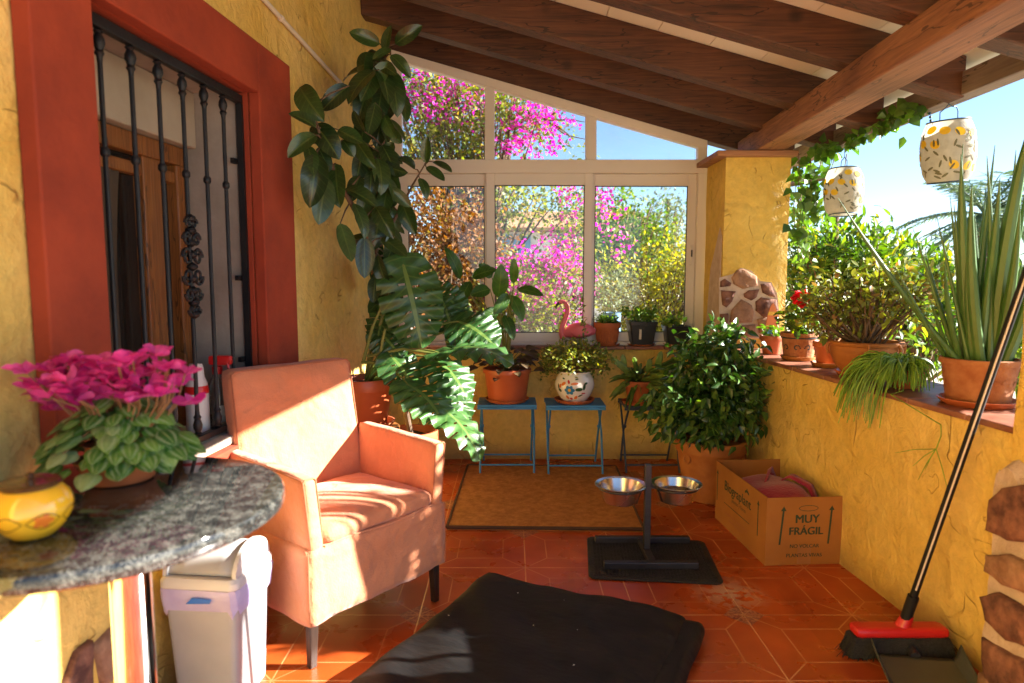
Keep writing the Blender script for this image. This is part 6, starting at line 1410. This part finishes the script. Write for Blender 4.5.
# bougainvillea: tall mass over the left and middle windows
def Bq(px, py, Y, rx, rz, ry=None): p = at(px, py, Y); return (p[0], p[1], p[2], rx * Y / 660, (ry or rx) * Y / 660, rz * Y / 660)
bl = [Bq(425, 90, 7, 55, 40), Bq(475, 120, 7, 60, 45), Bq(530, 120, 6.8, 38, 32), Bq(440, 160, 7, 70, 30), Bq(510, 205, 7, 70, 22), Bq(575, 225, 6.8, 34, 34), Bq(555, 140, 6.8, 26, 20)]
fb = [Bq(450, 90, 6.9, 60, 42), Bq(530, 130, 6.6, 44, 34), Bq(600, 215, 6.6, 24, 32), Bq(575, 195, 6.7, 30, 26), Bq(625, 250, 6.6, 14, 18), Bq(545, 110, 6.6, 24, 16), Bq(560, 250, 6.6, 22, 40)]
o = plant('bougainvillea', 'tall bougainvillea full of magenta blossom arching over the windows outside', 'tree', (-.6, 7.1, GZ), bl, 800, 13, .085, .052, .034, BOUL, r0=.05, flowers=(BOUF, fb, 230, 11, .05, .04, .036), every=7)
# twigs reaching into the sky
g = MB(); a_ = at(545, 120, 6.8)
for tx, ty in ((560, 110), (585, 122), (572, 138), (590, 140), (575, 98), (548, 92)): branch(g, a_, at(tx, ty, 6.7), .012, .003, .12, 8, 4)
part('twigs', g, BARK, o)
bl = [Bq(530, 290, 6, 60, 40), Bq(570, 275, 6, 34, 46), Bq(510, 315, 5.8, 60, 30), Bq(545, 330, 5.8, 60, 30)]
fb = [Bq(540, 290, 5.9, 55, 50), Bq(575, 270, 5.9, 24, 44), Bq(510, 300, 5.8, 26, 40)]
plant('bougainvillea_bush', 'lower bougainvillea bush with pink blossom behind the flamingo', 'bush', (.2, 6.2, GZ), bl, 420, 11, .06, .045, .03, BOUL, r0=.04, flowers=(BOUF, fb, 170, 10, .045, .036, .032))
# dry brown shrub at left
bl = [Bq(440, 230, 5.6, 50, 50), Bq(420, 290, 5.6, 50, 60), Bq(470, 270, 5.8, 40, 60)]
plant('dry_shrub', 'tangled dry brown shrub seen through the left window pane', 'bush', (-.6, 5.7, GZ), bl, 760, 11, .06, .048, .03, DRYL, r0=.025, every=9)
# right window pane: yellow-green bushes, red-brown-free
bl = [Bq(665, 300, 6.5, 55, 55), Bq(690, 270, 6.6, 34, 40), Bq(640, 320, 6.4, 46, 40), Bq(620, 300, 6.4, 22, 46)]
plant('yellow_bush', 'sunlit yellow green bush outside the right window pane', 'bush', (1.5, 6.7, GZ), bl, 460, 12, .07, .045, .03, YSHL, r0=.04)
bl = [Bq(600, 215, 9, 40, 40), Bq(635, 235, 9, 44, 34), Bq(615, 255, 9, 55, 40)]
plant('garden_tree', 'loose green garden tree behind the yellow bush', 'tree', (1.5, 9.4, GZ), bl, 420, 12, .1, .06, .036, SHRL, r0=.06)
bl = [Bq(665, 215, 14, 40, 22), Bq(690, 235, 14, 30, 30), Bq(640, 225, 14, 30, 24), Bq(665, 260, 14, 50, 34)]
plant('olive_tree', 'grey green olive tree farthest back in the right window pane', 'tree', (3.3, 14.5, GZ), bl, 300, 9, .15, .11, .04, OLVL, r0=.12)
bl = [Bq(612, 300, 5.9, 20, 14)]
# white house behind
hs_ = thing('white_house', 'white garden house with blue shutters behind the bougainvillea', 'house', (1.0, 16.5, GZ))
g = MB(); A = at(490, 278, 15); B = at(640, 278, 15); zt2 = at(500, 232, 15)[2]
g.bb((A[0], 15, GZ), (B[0], 18.5, zt2)); part('wall', g, HWHITE, hs_, smooth=False)
g = MB(); g.prism([(A[0] - .3, 14.7, zt2), (B[0] + .3, 14.7, zt2), (B[0] + .3, 14.7, zt2 + .08), (A[0] - .3, 14.7, zt2 + .08)], (0, 2.1, .55)); g.prism([(A[0] - .3, 16.8, zt2 + .55), (B[0] + .3, 16.8, zt2 + .55), (B[0] + .3, 16.8, zt2 + .63), (A[0] - .3, 16.8, zt2 + .63)], (0, 2.1, -.55)); part('roof', g, HROOF, hs_, smooth=False)
for px in (515, 570, 610): p = at(px, 255, 14.97); g = MB(); g.box((p[0], 14.97, p[2]), (.7, .06, .9)); part('shutter', g, SHUT, hs_, smooth=False)
# glazed blue garden pot with grey bush
gp = at(612, 322, 5.4); o = thing('blue_garden_pot', 'blue glazed garden pot with grey bush outside the window', 'potted plant', (gp[0], 5.4, GZ))
prb = [(0, 0), (.14, 0), (.15, .01), (.2, .35), (.19, .55), (.15, .68), (.17, .72), (.15, .72), (0, .66)]; sc_ = (gp[2] + .08 - GZ) / .72
g = MB(); g.lathe([(r_ * .45, z * sc_) for r_, z in prb], (gp[0], 5.4, GZ), 30); part('pot', g, SHUT, o)
lf = MB(); Pq, Dq, _c = canopy([(gp[0], 5.4, gp[2] + .25, .2, .2, .17)], 60, 8, .03); leaves(lf, Pq, Dq, .04, .014, simple=True); part('foliage', lf, OLVL, o)

# beyond the parapet on the right
plant('citrus_shrub', 'sunlit glossy green shrub right behind the parapet pots', 'bush', (2.45, 4.6, GZ), [Bq(845, 275, 4.6, 60, 46, 40), Bq(815, 255, 4.7, 34, 40, 34), Bq(880, 300, 4.4, 50, 46, 36), Bq(830, 330, 4.6, 44, 50, 34)], 330, 9, .055, .085, .03, SHRL, simple=False, r0=.04, every=3, up=.2)
plant('oleander_shrub', 'leafy green shrub behind the trailing cactus, right of the sunlit shrub', 'bush', (3.5, 5.4, GZ), [Bq(900, 290, 5.2, 60, 46, 40), Bq(935, 310, 5.2, 50, 60, 40), Bq(870, 260, 5.4, 40, 30, 34)], 260, 9, .06, .09, .03, SHRL, simple=False, r0=.045, every=3, up=.2)
plant('background_hedge', 'dark green hedge bush between pillar and sunlit shrub', 'bush', (2.9, 6.3, GZ), [Bq(805, 230, 6.2, 30, 30, 30), Bq(830, 290, 6.2, 50, 60, 40), Bq(880, 320, 6.2, 60, 60, 40)], 260, 8, .08, .1, .045, SHRL, r0=.06)
plant('lemon_tree', 'low green tree beyond the snake plant on the right', 'tree', (4.6, 5.9, GZ), [Bq(985, 330, 5.8, 60, 50, 40), Bq(1030, 300, 5.8, 50, 60, 40), Bq(950, 345, 5.6, 40, 40, 40)], 240, 8, .07, .085, .035, SHRL, r0=.06)
plant('leafy_bush', 'dense leafy bush close outside behind the snake plant pot', 'bush', (2.75, 2.9, GZ), [(2.6, 2.42, 1.14, .34, .30, .62), (2.7, 3.0, .9, .38, .4, .5), (2.95, 2.6, 1.25, .4, .36, .55), (2.58, 2.36, 1.36, .26, .18, .42), (2.5, 2.22, 1.15, .22, .14, .42)], 720, 8, .045, .075, .035, SHRL, simple=False, r0=.03, every=4)
# palm
pc_ = at(985, 215, 11); pm = thing('palm_tree', 'palm tree with drooping blue green fronds beyond the snake plant', 'tree', (pc_[0], 11, GZ))
g = MB(); branch(g, (pc_[0], 11, GZ), pc_ - np.array([0, 0, .1]), .2, .16, .02, 10, 10); part('trunk', g, BARK, pm)
lf = MB()
for i in range(38):
    a = rng.uniform(0, 2 * np.pi); el = rng.uniform(-.5, 1.2); d = np.array([math.cos(a) * math.cos(el), math.sin(a) * math.cos(el), math.sin(el)]); Lf = rng.uniform(1.2, 1.7)
    t = np.linspace(0, 1, 24); cv = pc_ + d * (Lf * t)[:, None] + np.array([0, 0, -1.0]) * (.5 * Lf * t ** 2)[:, None]; lf.tube(cv, np.linspace(.018, .004, 24), 4, False, .3)
    sd = _norm(np.cross(d, [0, 0, 1.0]))
    for s in (-1, 1): leaves(lf, cv[3:], np.tile(sd * s + d * .6 + np.array([0, 0, -.35]), (21, 1)), .42 * np.sin(np.pi * (t[3:] * .8 + .15)), .03, simple=True, jit=.1)
part('fronds', lf, PALL, pm, auto=0)
# thin pergola rail beyond the pillar
g = MB(); a_, b_ = at(784, 185, 4.9), at(852, 172, 4.9); g.tube([a_ + (a_ - b_) * .8, b_], .024, 10); g.tube([(b_[0] - .1, 4.9, GZ), (b_[0] - .1, 4.9, b_[2] + .02)], .022, 10)
g.tube([(a_[0] - .45, 4.9, GZ), (a_[0] - .45, 4.9, a_[2] + .12)], .022, 10)
o = part('garden_rail', g, BARK, loc=(a_[0], 4.9, GZ)); tag(o, 'dark wooden pergola rail outside behind the farther lantern', 'pergola rail')
